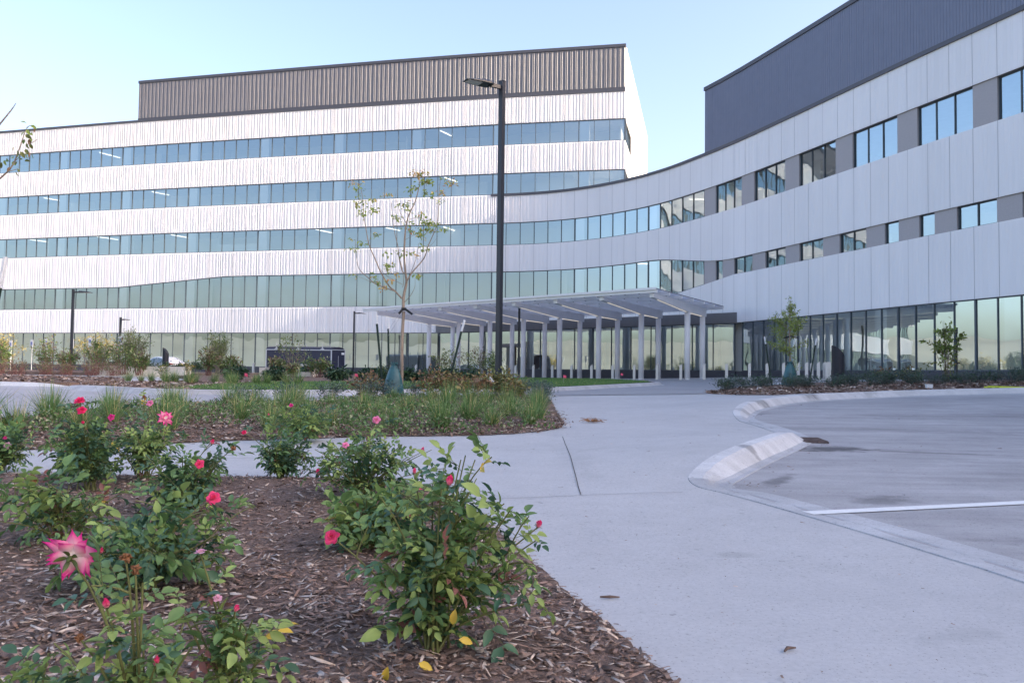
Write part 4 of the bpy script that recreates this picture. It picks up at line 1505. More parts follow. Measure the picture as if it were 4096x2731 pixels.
def t_post(x0, y0, z0, top, cap, label):
    """steel stake leaning from its foot to its white-tipped top."""
    t = thing('stake_post', label, 'stake', (x0, y0, z0))
    d = Vector(top) - Vector((x0, y0, z0))
    mb = MB()
    mb.beam((0, 0, -.3), d * (1 - cap), .05, .012)
    mb.beam((0, 0, -.3), d * (1 - cap), .012, .05)
    L = d.length
    for i in range(int(L / .06)):
        c = d * ((i * .06 + .2) / L)
        if c.length < L * (1 - cap): mb.box((c.x + .012, c.y - .03, c.z), (.014, .012, .02))
    mb.build('shaft', M['post'], t)
    mb = MB()
    mb.beam(d * (1 - cap), d, .052, .014); mb.beam(d * (1 - cap), d, .014, .052)
    for k in (.2, .6): 
        c = d * (1 - cap * (1 - k)); mb.box((c.x + .014, c.y - .03, c.z), (.014, .012, .02))
    mb.build('white_tip', M['cap'], t)


def water_bag(x, y, z, h, w, label):
    t = thing('watering_bag', label, 'watering bag', (x, y, z))
    n = 22
    rings = []
    rr = random.Random(int(x * 10))
    prof = [(0, .48), (.06, .50), (.3, .45), (.55, .36), (.78, .24), (.92, .15), (1.0, .17)]
    fold = [rr.uniform(-1, 1) for _ in range(n)]
    for u, r in prof:
        ring = []
        for k in range(n):
            a = 2 * math.pi * k / n
            q = r * w * (1 + .13 * fold[k] * (0.25 + .75 * u) + .05 * math.sin(3 * a + 5 * u))
            ring.append((q * math.cos(a) + .05 * w * u, .8 * q * math.sin(a), h * u + (.05 * h * fold[k] if u > .95 else 0)))
        rings.append(ring)
    mb = MB(); mb.sweep(rings, None, closed=True)
    mb.build('bag', M['bag'], t, True)
    for s in (-1, 1):
        mb = MB()
        mb.tube([(s * .12 * w, -.1 * w, h * .97), (s * .22 * w, -.16 * w, h * .93), (s * .25 * w, -.2 * w, h * .84)], .012, 5)
        mb.build('strap', M['strap'], t)


def build_car():
    t = thing('parked_car', 'white sedan parked behind the stone wall and dark hedge', 'car', (-27.95, 66, g(-28, 66) - .12), R(142))
    # length along +x (nose +x), profile stations
    mb = MB()
    st = [(-2.38, .55, .74, .80), (-2.30, .36, .98, .84), (-1.9, .26, 1.04, .89), (-1.3, .24, 1.0, .92), (-.4, .22, .96, .93), (.6, .22, .95, .93), (1.2, .24, .93, .92), (1.7, .26, .84, .88),
          (2.15, .30, .74, .80), (2.38, .40, .62, .62)]
    rings = []
    for x, zl, zh, w in st:
        rings.append([(x, -w * .92, zl), (x, -w, zl + .18), (x, -w, zh - .16), (x, -w * .9, zh - .02), (x, -w * .45, zh + .015), (x, w * .45, zh + .015), (x, w * .9, zh - .02), (x, w, zh - .16), (x, w, zl + .18), (x, w * .92, zl)])
    mb.sweep(rings, None, closed=True)
    mb.face(rings[0]); mb.face(rings[-1][::-1])
    mb.build('body', M['carw'], t, True)
    # cabin
    cb = MB()
    cs = [(-1.95, .99, .74), (-1.0, 1.38, .62), (-.3, 1.45, .60), (.35, 1.40, .62), (1.22, .95, .76)]
    ring = [[(x, -w, z), (x, -w * .6, z + .02), (x, w * .6, z + .02), (x, w, z)] for x, z, w in cs]
    cb.sweep(ring, None)
    for (x, z, w), (x2, z2, w2) in zip(cs, cs[1:]):
        for s in (-1, 1):
            cb.face([(x, s * w, z), (x2, s * w2, z2), (x2, s * .84, .93), (x, s * .84, .93)])
    cb.build('roof', M['carw'], t, True)
    wm = MB()
    for s in (-1, 1):
        y = lambda z: s * (.85 - (z - .93) * .43)
        for p in ([(-1.5, .99), (-1.05, 1.30), (-.42, 1.37), (-.40, .98)], [(-.32, .98), (-.34, 1.37), (.32, 1.33), (.98, .98)]):
            wm.face([(x, y(z) + s * .012, z) for x, z in p])
    wm.face([(-1.86, -.62, 1.035), (-1.86, .62, 1.035), (-1.1, .54, 1.355), (-1.1, -.54, 1.355)])
    wm.face([(1.16, -.64, 1.0), (1.16, .64, 1.0), (.42, .54, 1.395), (.42, -.54, 1.395)])
    wm.build('window', M['carglass'], t)
    for s in (-1, 1):
        lm = MB()
        lm.box((-2.24, s * .66, .84), (.22, .36, .16)); lm.build('tail_light', M['tail'], t)
        mm = MB(); mm.box((.82, s * .98, 1.0), (.16, .16, .12)); mm.build('mirror', M['carw'], t)
        for x in (-1.42, 1.45):
            wl = MB(); wl.tube([(x, s * .70, .33), (x, s * .92, .33)], .33, 20); wo = wl.build('wheel', M['tyre'], t)
            rm = MB(); rm.tube([(x, s * .90, .33), (x, s * .93, .33)], .2, 14); rm.build('rim', M['galv'], wo)


def build_trailer():
    t = thing('cargo_trailer', 'dark navy enclosed trailer with rounded roof and ladder racks', 'trailer', (-15.2, 60, g(-15, 60) + .0), R(-3))
    L, Wd, H = 4.75, 2.0, 1.62
    x0, x1 = -2.75, 2.05
    zb, zs = .38, 1.86
    mb = MB()
    mb.box(((x0 + x1) / 2, 1.0, (zb + zs) / 2), (x1 - x0, 2.0, zs - zb))
    mb.build('body', M['trailer'], t)
    rf = MB()
    rings = []
    for x in (x0 - .02, x1 + .0):
        rings.append([(x, -.02, zs), (x, .15, zs + .16), (x, .6, zs + .25), (x, 1.0, zs + .27), (x, 1.4, zs + .25), (x, 1.85, zs + .16), (x, 2.02, zs)])
    rf.sweep(rings, None)
    rf.face(rings[0]); rf.face(rings[1][::-1])
    rf.build('roof', M['trailer'], t)
    tr = MB()
    tr.box(((x0 + x1) / 2, -.012, zs), (x1 - x0, .03, .06)); tr.box((x0, -.01, (zb + zs) / 2), (.06, .03, zs - zb)); tr.box((x1, -.01, (zb + zs) / 2), (.05, .03, zs - zb))
    tr.box(((x0 + x1) / 2, -.012, zb), (x1 - x0, .03, .05))
    tr.build('trim', M['alu'], t)
    for x in (-2.0, -.4, 1.4):
        lr = MB()
        lr.prism([(x - .14, -.04), (x + .14, -.04), (x + .14, .02), (x - .14, .02)], zs, [zs + .02, zs + .02, zs + .02, zs + .02])
        lr.beam((x - .14, -.02, zs + .02), (x, .0, zs + .16), .03, .04); lr.beam((x + .14, -.02, zs + .02), (x, 0, zs + .16), .03, .04)
        lr.beam((x, 0, zs), (x, 0, zs + .52), .05, .05)
        lr.beam((x, 0, zs + .36), (x, 2.0, zs + .36), .05, .04)
        lr.beam((x, 2, zs), (x, 2, zs + .52), .05, .05)
        lr.build('ladder_rack', M['alu'], t)
    # rear end is turned towards us on the right: doors on a slanting face
    dr = MB()
    a, b = Vector((x1 + .02, -.0, 0)), Vector((x1 + .86, .75, 0))
    dr.prism([(a.x, a.y), (b.x, b.y), (x1 + .0, 1.9)], zb - .18, zs + .04)
    do = dr.build('door', M['trailer'], t)
    ar = MB()
    d = (b - a)
    pr = [(0, zs + .04), (.25, zs + .2), (.5, zs + .25), (.75, zs + .2), (1, zs + .04)]
    ar.face([(a.x + d.x * u, a.y + d.y * u - .01, z) for u, z in pr])
    ar.face([(a.x + d.x * u + .0, a.y + d.y * u - .01, z) for u, z in pr[:1]] + [(a.x + d.x * .5, a.y + d.y * .5, zs + .25), (x1, 1.9, zs + .2)])
    ar.build('arch', M['trailer'], t)
    fr = MB()
    for u in (0.02, .98): 
        p = a + d * u; fr.beam((p.x, p.y - .02, zb - .15), (p.x, p.y - .02, zs + .05), .05, .04)
    fr.beam((a.x, a.y - .02, zs + .03), (b.x, b.y - .02, zs + .03), .05, .05)
    p = a + d * .5; fr.beam((p.x, p.y - .015, zb), (p.x, p.y - .015, zs - .4), .02, .02)
    fr.build('door_trim', M['alu'], do)
    bd = MB()
    p, q = a + d * .72, a + d * .93
    bd.face([(p.x, p.y - .02, zs - .32), (q.x, q.y - .02, zs - .32), (q.x, q.y - .02, zs - .16), (p.x, p.y - .02, zs - .16)])
    bd.build('badge', M['signw'], do)
    for x in (-.9, -.1):
        wl = MB(); wl.tube([(x, -.03, .33), (x, .2, .33)], .33, 18); wl.build('wheel', M['tyre'], t)

# ------------------------------------------------------------------ plants
def bez(p0, p1, p2, t):
    t = np.asarray(t)[:, None]
    return (1 - t) ** 2 * p0 + 2 * t * (1 - t) * p1 + t * t * p2


def bezd(p0, p1, p2, t):
    t = np.asarray(t)[:, None]
    return nrm(2 * (1 - t) * (p1 - p0) + 2 * t * (p2 - p1))


def petals(center, axis, size, spec, rng, cols, nu=5, nv=6, face=1.0):
    """spec: list of (count, tilt deg, curl deg, length, width, pointy, cup). returns V,F,C"""
    ax = Vector(axis).normalized()
    X = ax.orthogonal().normalized(); Y = ax.cross(X)
    V, F, C = [], [], []
    phase = rng.uniform(0, 6.28)
    base_c, edge_c = cols
    for ri, (cnt, tilt, curl, ln, wd, point, cup) in enumerate(spec):
        phase += 2.4
        for k in range(cnt):
            a = phase + 2 * math.pi * k / cnt + rng.uniform(-.18, .18)
            rad = X * math.cos(a) + Y * math.sin(a)
            side = ax.cross(rad)
            L, Wd = size * ln * rng.uniform(.88, 1.1), size * wd * rng.uniform(.88, 1.1)
            th0 = math.radians(tilt + rng.uniform(-9, 9)); cu = math.radians(curl + rng.uniform(-12, 12))
            skew = rng.uniform(-.15, .15)
            b0 = len(V)
            p = ax * (size * .02 * (len(spec) - ri)) + rad * size * .03
            for j in range(nv):
                v = j / (nv - 1)
                th = th0 + cu * v * v
                d = ax * math.cos(th) + rad * math.sin(th)
                n = rad * -math.cos(th) + ax * math.sin(th)       # towards the flower's inside
                if j: p = p + d * (L / (nv - 1))
                w = Wd * (math.sin(math.pi * min(1, .12 + .62 * v)) ** .8)
                v0 = .30 if point > .85 else .55
                if point > 0 and v > v0:
                    w *= 1 - point * ((v - v0) / (1 - v0)) ** (.95 if point > .85 else 1.3)
                for i in range(nu):
                    u = -1 + 2 * i / (nu - 1)
                    q = p + side * (u * w * .5 + skew * L * v * v * .3) + n * (cup * Wd * u * u * .5 * (1 - .6 * v)) + d * (-.12 * L * u * u * v)
                    roll = .10 * Wd * (abs(u) ** 3) * v
                    q = q - n * roll
                    V.append(tuple(Vector(center) + q))
                    e = min(1, max(0, 1.5 * v ** 1.25 + .30 * abs(u) ** 2 * v - .08 + rng.uniform(-.05, .05)))
                    C.append(tuple(base_c[m] * (1 - e) + edge_c[m] * e for m in range(3)) + (1,))
            for j in range(nv - 1):
                for i in range(nu - 1):
                    q = b0 + j * nu + i
                    F.append((q, q + 1, q + nu + 1, q + nu))
    return V, F, C


PINK = {'coral': ((.95, .34, .42), (.90, .075, .23)), 'red': ((.88, .16, .28), (.86, .035, .17)), 'star': ((.95, .85, .78), (.90, .05, .33)),
        'pale': ((.94, .78, .80), (.88, .28, .50)), 'magenta': ((.88, .34, .52), (.80, .035, .30)), 'white': ((.94, .85, .82), (.90, .50, .66)), 'bud': ((.95, .5, .56), (.90, .06, .24))}


def bloom(center, kind, size, axis, parent, seed, name='bloom'):
    rng = random.Random(seed)
    cols = PINK.get(kind, PINK['coral'])
    if kind == 'spent':
        rng2 = np.random.default_rng(seed)
        n = 26
        d = nrm(rng2.normal(0, 1, (n, 3)))
        pos = np.array(center) + d * size * .12
        o = scatter('spent_bloom', leaf_tpl(.7, .2, .7)[0], LEAF[1], pos, d * .4 + nrm(rng2.normal(0, 1, (n, 3))) * .6, d, np.full(n, size * .42), np.zeros(n, int), [M['dead']], parent)
        return o
    if kind == 'star':
        spec = [(5, 104, 26, .60, .50, .98, .5), (6, 88, 20, .70, .50, .98, .55), (5, 74, 18, .66, .48, .97, .5), (4, 52, 12, .60, .46, .95, .5), (4, 26, 8, .46, .34, .6, .5)]
    elif kind in ('bud',):
        spec = [(4, 10, -8, .62, .42, .35, .5), (3, 3, 2, .66, .30, .4, .6), (2, 24, 30, .5, .34, .3, .3)]
    else:
        spec = [(5, 74, 34, .50, .52, .35, .12), (5, 55, 26, .47, .48, .3, .22), (5, 36, 14, .42, .42, .25, .35), (4, 20, 2, .38, .34, .2, .5), (3, 8, -6, .33, .24, .2, .6)]
    V, F, C = petals(center, axis, size, spec, rng, cols)
    o = np_mesh(name, np.array(V), np.array(F), None, [M['petal']], parent, True, np.array(C))
    # green sepals under the flower
    ax = Vector(axis).normalized()
    X = ax.orthogonal().normalized(); Y = ax.cross(X)
    n = 5
    pos, dr, up = [], [], []
    for k in range(n):
        a = 6.28 * k / n + .3
        r = X * math.cos(a) + Y * math.sin(a)
        s = .25 if kind == 'bud' else -.35
        pos.append(tuple(Vector(center) - ax * size * .01 + r * size * .03)); dr.append(tuple((r + ax * (.9 if kind == 'bud' else s)).normalized())); up.append(tuple(ax))
    scatter('sepal', *LEAF_NARROW, pos, dr, up, np.full(n, size * (.42 if kind == 'bud' else .34)), np.zeros(n, int), [M['sepal']], o)
    mb = MB(); c = Vector(center)
    mb.tube([c - ax * size * .16, c - ax * size * .05, c + ax * size * .04], [size * .03, size * .075, size * .05], 7)
    mb.build('hip', M['sepal'], o, True)
    return o


def compound_leaves(pos, dirs, rng, size, probs, nmat, pairs=2, keep=1.0):
    """rose leaves: 5 leaflets on a short stalk. returns arrays for scatter()."""
    P, D, U, S, Mi = [], [], [], [], []
    n = len(pos)
    side_up = np.array([0, 0, 1.0])
    for i in range(n):
        d = dirs[i]
        up = nrm(side_up + rng.normal(0, .35, 3))
        s = nrm(np.cross(d, up)); up = np.cross(s, d)
        L = size[i] * 2.2
        mi = rng.choice(nmat, p=probs)
        droop = rng.uniform(-.1, .45)
        def add(t, dd, sc):
            q = pos[i] + d * L * t - np.array([0, 0, 1]) * droop * L * t * t * .7
            P.append(q); D.append(nrm(dd - np.array([0, 0, 1]) * droop * t)); U.append(nrm(up + rng.normal(0, .25, 3))); S.append(sc * size[i] * rng.uniform(.85, 1.15)); Mi.append(mi)
        add(.95, d, 1.15)
        for k in range(pairs):
            t = (.72, .36, .1)[k]
            for sg in (-1, 1):
                if rng.random() < keep:
                    add(t, d * .55 + s * sg * .85, 1.0 - .18 * k)
    return np.array(P), np.array(D), np.array(U), np.array(S), np.array(Mi)


def rose_bush(label, x, y, H, W, canes, nodes, leaf, probs, blooms, seed, zf=None, low=.18, lean=(0, 0), pairs=2, shoots=(), name='rose_bush', laterals=2):
    rng = np.random.default_rng(seed)
    z0 = (zf or ZBED1)(x, y)
    t = thing(name, label, 'rose bush', (x, y, z0))
    base = np.zeros(3)
    st = MB()
    LP, LD = [], []
    ends = []
    for k in range(canes):
        az = 2 * math.pi * k / canes + rng.normal(0, .3)
        r = W / 2 * rng.uniform(.25, 1.0)
        top = np.array([math.cos(az) * r + lean[0], math.sin(az) * r + lean[1], H * rng.uniform(.55, .98) * (1 - .32 * (r / (W / 2)) ** 2)])
        ends.append((top, 1.0))
    for q in list(shoots):
        ends.append((np.array([q[0] - x, q[1] - y, q[2] - z0]), .7))
    for q in blooms:
        ends.append((np.array([q[0] - x, q[1] - y, q[2] - z0]), .6))
    for top, dens in ends:
        h = np.array([top[0], top[1], 0])
        p0 = base + h * .06 + np.append(rng.normal(0, .02, 2), 0)
        p1 = base + h * rng.uniform(.15, .5) + np.array([0, 0, top[2] * rng.uniform(.5, .75)])
        tt = np.linspace(0, 1, 7)
        pts = bez(p0, p1, top, tt)
        st.tube(pts, list(np.linspace(.0052, .0022, 7)), 5, cap=False)
        nn = max(3, int(nodes * dens))
        tl = np.sort(rng.uniform(low, .97, nn))
        pos = bez(p0, p1, top, tl); d = bezd(p0, p1, top, tl)
        for q, dd in zip(pos, d):
            a = rng.uniform(0, 6.28)
            o = nrm(np.cross(dd, nrm(rng.normal(0, 1, 3))))
            LP.append(q); LD.append(nrm(o * 1.0 + dd * .35 + np.array([0, 0, .15])))
        for _ in range(int(laterals)):
            u = rng.uniform(.25, .8)
            s0 = bez(p0, p1, top, [u])[0]
            o = nrm(np.append(rng.normal(0, 1, 2), rng.uniform(.1, .9)))
            ln = rng.uniform(.3, .75) * W * .36
            s2 = s0 + o * ln; s1 = s0 + o * ln * .5 + np.array([0, 0, ln * .15])
            st.tube(bez(s0, s1, s2, np.linspace(0, 1, 4)), [.0036, .003, .0026, .0022], 4, cap=False)
            m = max(2, int(nodes * .4))
            tl = rng.uniform(.15, 1, m)
            pos = bez(s0, s1, s2, tl); d = bezd(s0, s1, s2, tl)
            for q, dd in zip(pos, d):
                oo = nrm(np.cross(dd, nrm(rng.normal(0, 1, 3))))
                LP.append(q); LD.append(nrm(oo + dd * .4 + np.array([0, 0, .1])))
    LP, LD = np.array(LP), np.array(LD)
    ok = LP[:, 2] > .03
    LP, LD = LP[ok], LD[ok]
    size = leaf * np.exp(rng.normal(0, .24, len(LP)))
    for q, dd, s_ in zip(LP, LD, size):
        st.tube([q, q + dd * s_ * 2.1 - np.array([0, 0, .12 * s_])], [.0011, .0007], 3, cap=False)
    st.build('canes', M['cane'], t, True)
    P, D, U, S, Mi = compound_leaves(LP, LD, rng, size, probs, len(G_ROSE), pairs)
    okz = P[:, 2] > .012
    scatter('leaves', *LEAF, P[okz], D[okz], U[okz], S[okz], Mi[okz], G_ROSE, t)
    for i, q in enumerate(blooms):
        c = (q[0] - x, q[1] - y, q[2] - z0)
        bloom(c, q[3], q[4], q[5], t, seed * 31 + i, 'bloom' if q[3] != 'bud' else 'bud')
    return t


UPT = (-.15, -.55, .8)
def build_roses():
    # palettes: dark, mid, light, yellow, red
    PA = [.20, .43, .34, .004, .026]
    PD = [.50, .38, .11, .0, .01]
    PLT = [.16, .44, .355, .005, .04]
    rose_bush('big leafy rose bush at the mulch edge with a yellow leaf at its foot', -.25, 2.72, .66, .66, 13, 13, .035, PA,
              [(-.56, 2.62, .43, 'coral', 0.051, (-.1, -.8, .5)), (-.20, 2.66, .59, 'bud', .052, (.3, -.1, .9)), (-.32, 2.75, .615, 'bud', .03, (.1, 0, 1)), (.09, 2.72, .45, 'bud', .04, (.4, -.2, .9))],
              21, low=.06, shoots=[(-.15, 2.75, .68), (-.12, 2.8, .66), (.10, 2.80, .40), (.06, 2.75, .30), (.0, 2.62, .52), (.12, 2.7, .22)], laterals=2)
    # hanging yellow leaves at its foot
    rose_bush('small dense dark rose bush alone against the pale walk with one red bloom', -1.86, 6.72, .44, .50, 18, 10, .034, PD, [(-2.13, 6.6, .46, 'red', 0.043, (-.2, -.7, .5))], 22, low=.1)
    rose_bush('loose rose bush with pale pink blooms behind the big leafy one', -1.05, 5.75, .50, .85, 14, 10, .037, PA,
              [(-.93, 5.7, .62, 'pale', 0.066, (0, -.8, .5)), (-1.11, 5.55, .46, 'pale', 0.047, (.2, -.8, .5)), (-1.28, 5.5, .27, 'bud', .065, (.1, -.3, .9)), (-.62, 5.8, .40, 'bud', .05, (.2, 0, 1))],
              23, low=.1, shoots=[(-.55, 5.75, .42), (-.45, 5.7, .30), (-.95, 5.8, .6)])
    rose_bush('light green rose bush just left of the big leafy one', -.72, 4.25, .34, .50, 12, 11, .045, PLT, [(-.58, 4.2, .31, 'spent', .04, (0, 0, 1)), (-.47, 4.2, .36, 'bud', .05, (.5, -.2, .8))], 33, low=.1)
    rose_bush('dark rose bush with a coral bloom in the middle of the bed', -2.02, 5.1, .44, .72, 14, 11, .037, PD,
              [(-1.86, 4.95, .39, 'coral', 0.061, (.2, -.8, .4)), (-1.79, 4.95, .51, 'bud', .05, (.3, -.2, 1)), (-2.0, 4.75, .12, 'white', 0.051, (.2, -.6, .7)), (-1.66, 4.95, .49, 'spent', .035, (0, 0, 1))], 24, low=.05)
    rose_bush('tall rose bush topped by two red blooms near the grass tufts', -3.02, 5.95, .62, .55, 12, 12, .038, PD,
              [(-3.03, 5.8, .72, 'red', 0.078, (0, -.5, .9)), (-2.99, 5.75, .66, 'red', 0.066, (.2, -.7, .6)), (-2.98, 5.75, .58, 'red', 0.023, (.2, -.7, .6))], 25, low=.1, shoots=[(-3.12, 5.9, .66), (-3.2, 5.95, .5)])
    rose_bush('sprawling rose bush with three pink blooms behind the coral one', -2.85, 6.45, .48, .85, 14, 10, .037, PA,
              [(-3.07, 6.35, .58, 'magenta', 0.058, (-.2, -.8, .5)), (-2.80, 6.4, .69, 'pale', 0.058, (0, -.8, .5)), (-2.66, 6.35, .58, 'star', .10, (.5, -.7, .4)), (-2.85, 6.4, .74, 'spent', .035, (0, 0, 1))], 26, low=.1)
    rose_bush('low rose bush with a coral bud near the left end of the pale walk', -3.45, 6.6, .40, .7, 11, 12, .042, PA, [(-3.5, 6.5, .3, 'bud', .04, (0, -.3, .9)), (-3.2, 6.5, .33, 'spent', .035, (0, 0, 1))], 27, low=.1)
    rose_bush('rose bush cut by the left picture edge with white and magenta blooms', -4.32, 7.0, .40, .62, 13, 12, .042, PD,
              [(-4.17, 6.85, .31, 'white', 0.062, (.1, -.8, .4)), (-4.19, 6.85, .37, 'magenta', 0.039, (.1, -.5, .8)), (-4.27, 6.85, .42, 'magenta', 0.039, (.1, -.5, .8))], 28, low=.1)
    rose_bush('weedy pale rose bush with one pink bloom before the grass tufts', -2.45, 9.75, .36, 1.0, 13, 11, .045, PLT, [(-2.52, 9.45, .56, 'magenta', 0.058, (0, -.6, .7)), (-2.76, 9.4, .45, 'bud', .04, (0, -.3, .9))],
              29, zf=lambda x, y: ZBED2(x, y), low=.1)
    rose_bush('light green rose bush with a withered flower at the left of the bed', -2.32, 4.32, .34, .70, 9, 9, .043, PLT, [(-2.42, 4.2, .39, 'spent', .055, (0, -.3, .9))], 30, low=.05, shoots=[(-2.6, 4.2, .3), (-2.05, 4.3, .33)])
    rose_bush('spreading dark rose bush behind the large open bloom', -1.50, 3.45, .34, .80, 14, 10, .040, PD, [(-1.27, 3.55, .40, 'coral', 0.066, (.1, -.6, .7)), (-1.62, 3.3, .22, 'bud', .035, (0, -.2, 1))], 31, low=.05,
              shoots=[(-1.2, 3.5, .22), (-1.15, 3.45, .3)])
    rose_bush('nearest rose bush carrying the large open white-centred pink bloom', -.80, 1.83, .40, .34, 6, 9, .030, PA,
              [(-.925, 1.75, .553, 'star', .086, (-.12, .93, .30)), (-.84, 1.74, .452, 'bud', .034, (0, -.2, 1)), (-.735, 1.74, .335, 'bud', .03, (.25, -.1, 1)),
               (-.822, 1.78, .548, 'spent', .026, (0, 0, 1)), (-.80, 1.78, .524, 'spent', .024, (0, 0, 1)), (-.905, 1.76, .385, 'spent', .022, (0, 0, 1))],
              40, low=.25, laterals=1, shoots=[(-.775, 1.76, .50), (-.98, 1.8, .36)])
    rose_bush('thin near rose bush with a spent pale bloom on a bare stem', -.72, 2.18, .36, .26, 5, 8, .030, PLT,
              [(-.78, 2.1, .487, 'white', 0.035, (-.3, .1, 1)), (-.735, 2.1, .375, 'white', 0.025, (.3, -.3, .7)), (-.69, 2.1, .345, 'bud', .028, (.4, -.2, 1))], 41, low=.2, laterals=1, shoots=[(-.66, 2.15, .31), (-.84, 2.12, .35)])
    rose_bush('small low rose bush at the bottom corner beside the nearest bloom', -1.12, 1.98, .24, .32, 5, 8, .030, PA, [], 42, low=.1, laterals=1)
    # fallen yellow leaves under the big bush
    pos = np.array([(-.268, 2.50, .085), (-.262, 2.49, .045), (-.15, 2.52, .15), (-.17, 2.53, .19), (-.36, 2.45, .05)])
    for i, p in enumerate(pos):
        sc_ = scatter('yellow_leaf', *LEAF, [p], [[(.8, -.2, -.25), (.6, -.1, -.6), (.8, .1, -.2), (.1, -.1, .7), (.1, -.3, .6)][i]], [(0, -.8, .6)], [.046], [0], [G_ROSE[3]])
        tag(sc_, ['upper round yellow leaf hanging at the foot of the big rose bush', 'lower round yellow leaf hanging at the foot of the big rose bush', 'yellow leaf low on the right of the big rose bush',
                  'small yellow leaf tip above another low on the big rose bush', 'curled yellow leaf standing left of the big rose bush foot'][i], 'leaf')


def grass_mesh(n, H, spread, seed, straw=.1, droop=.5, width=.006):
    rng = np.random.default_rng(seed)
    az = rng.uniform(0, 2 * np.pi, n)
    r0 = spread * .22 * np.sqrt(rng.uniform(0, 1, n))
    b = np.stack([np.cos(az) * r0, np.sin(az) * r0, np.zeros(n)], 1)
    az2 = az + rng.normal(0, .6, n)
    out = np.stack([np.cos(az2), np.sin(az2), np.zeros(n)], 1)
    L = H * rng.uniform(.55, 1.12, n)
    le = np.abs(rng.normal(.40, .28, n)).clip(.02, 1.05)
    dr = droop * rng.uniform(.3, 1.3, n) * le
    segs = 5
    side = np.stack([-out[:, 1], out[:, 0], np.zeros(n)], 1)
    tw = rng.uniform(-.8, .8, n)[:, None]
    side = nrm(side + out * tw)
    V = np.zeros((n, segs + 1, 2, 3))
    w = width * rng.uniform(.6, 1.3, n)
    for j in range(segs + 1):
        t = j / segs
        p = b + out * (L * (le * t + .25 * dr * t * t))[:, None] + np.array([0, 0, 1]) * (L * (t * np.sqrt(1 - .5 * le ** 2) - dr * .62 * t ** 2.4))[:, None]
        ww = (w * (1 - t ** 1.6) + .0008)[:, None]
        V[:, j, 0] = p - side * ww * .5
        V[:, j, 1] = p + side * ww * .5
    V = V.reshape(-1, 3)
    V[:, 2] = np.maximum(V[:, 2], 0)
    idx = np.arange(n)[:, None] * (segs + 1) * 2
    q = np.array([[2 * j, 2 * j + 1, 2 * j + 3, 2 * j + 2] for j in range(segs)])
    F = (idx[:, :, None] + q[None]).reshape(-1, 4)
    mi = rng.choice(3, n, p=[.62 - straw * .5, .38 - straw * .5, straw])
    me_mi = np.repeat(mi, segs)
    return V, F, me_mi


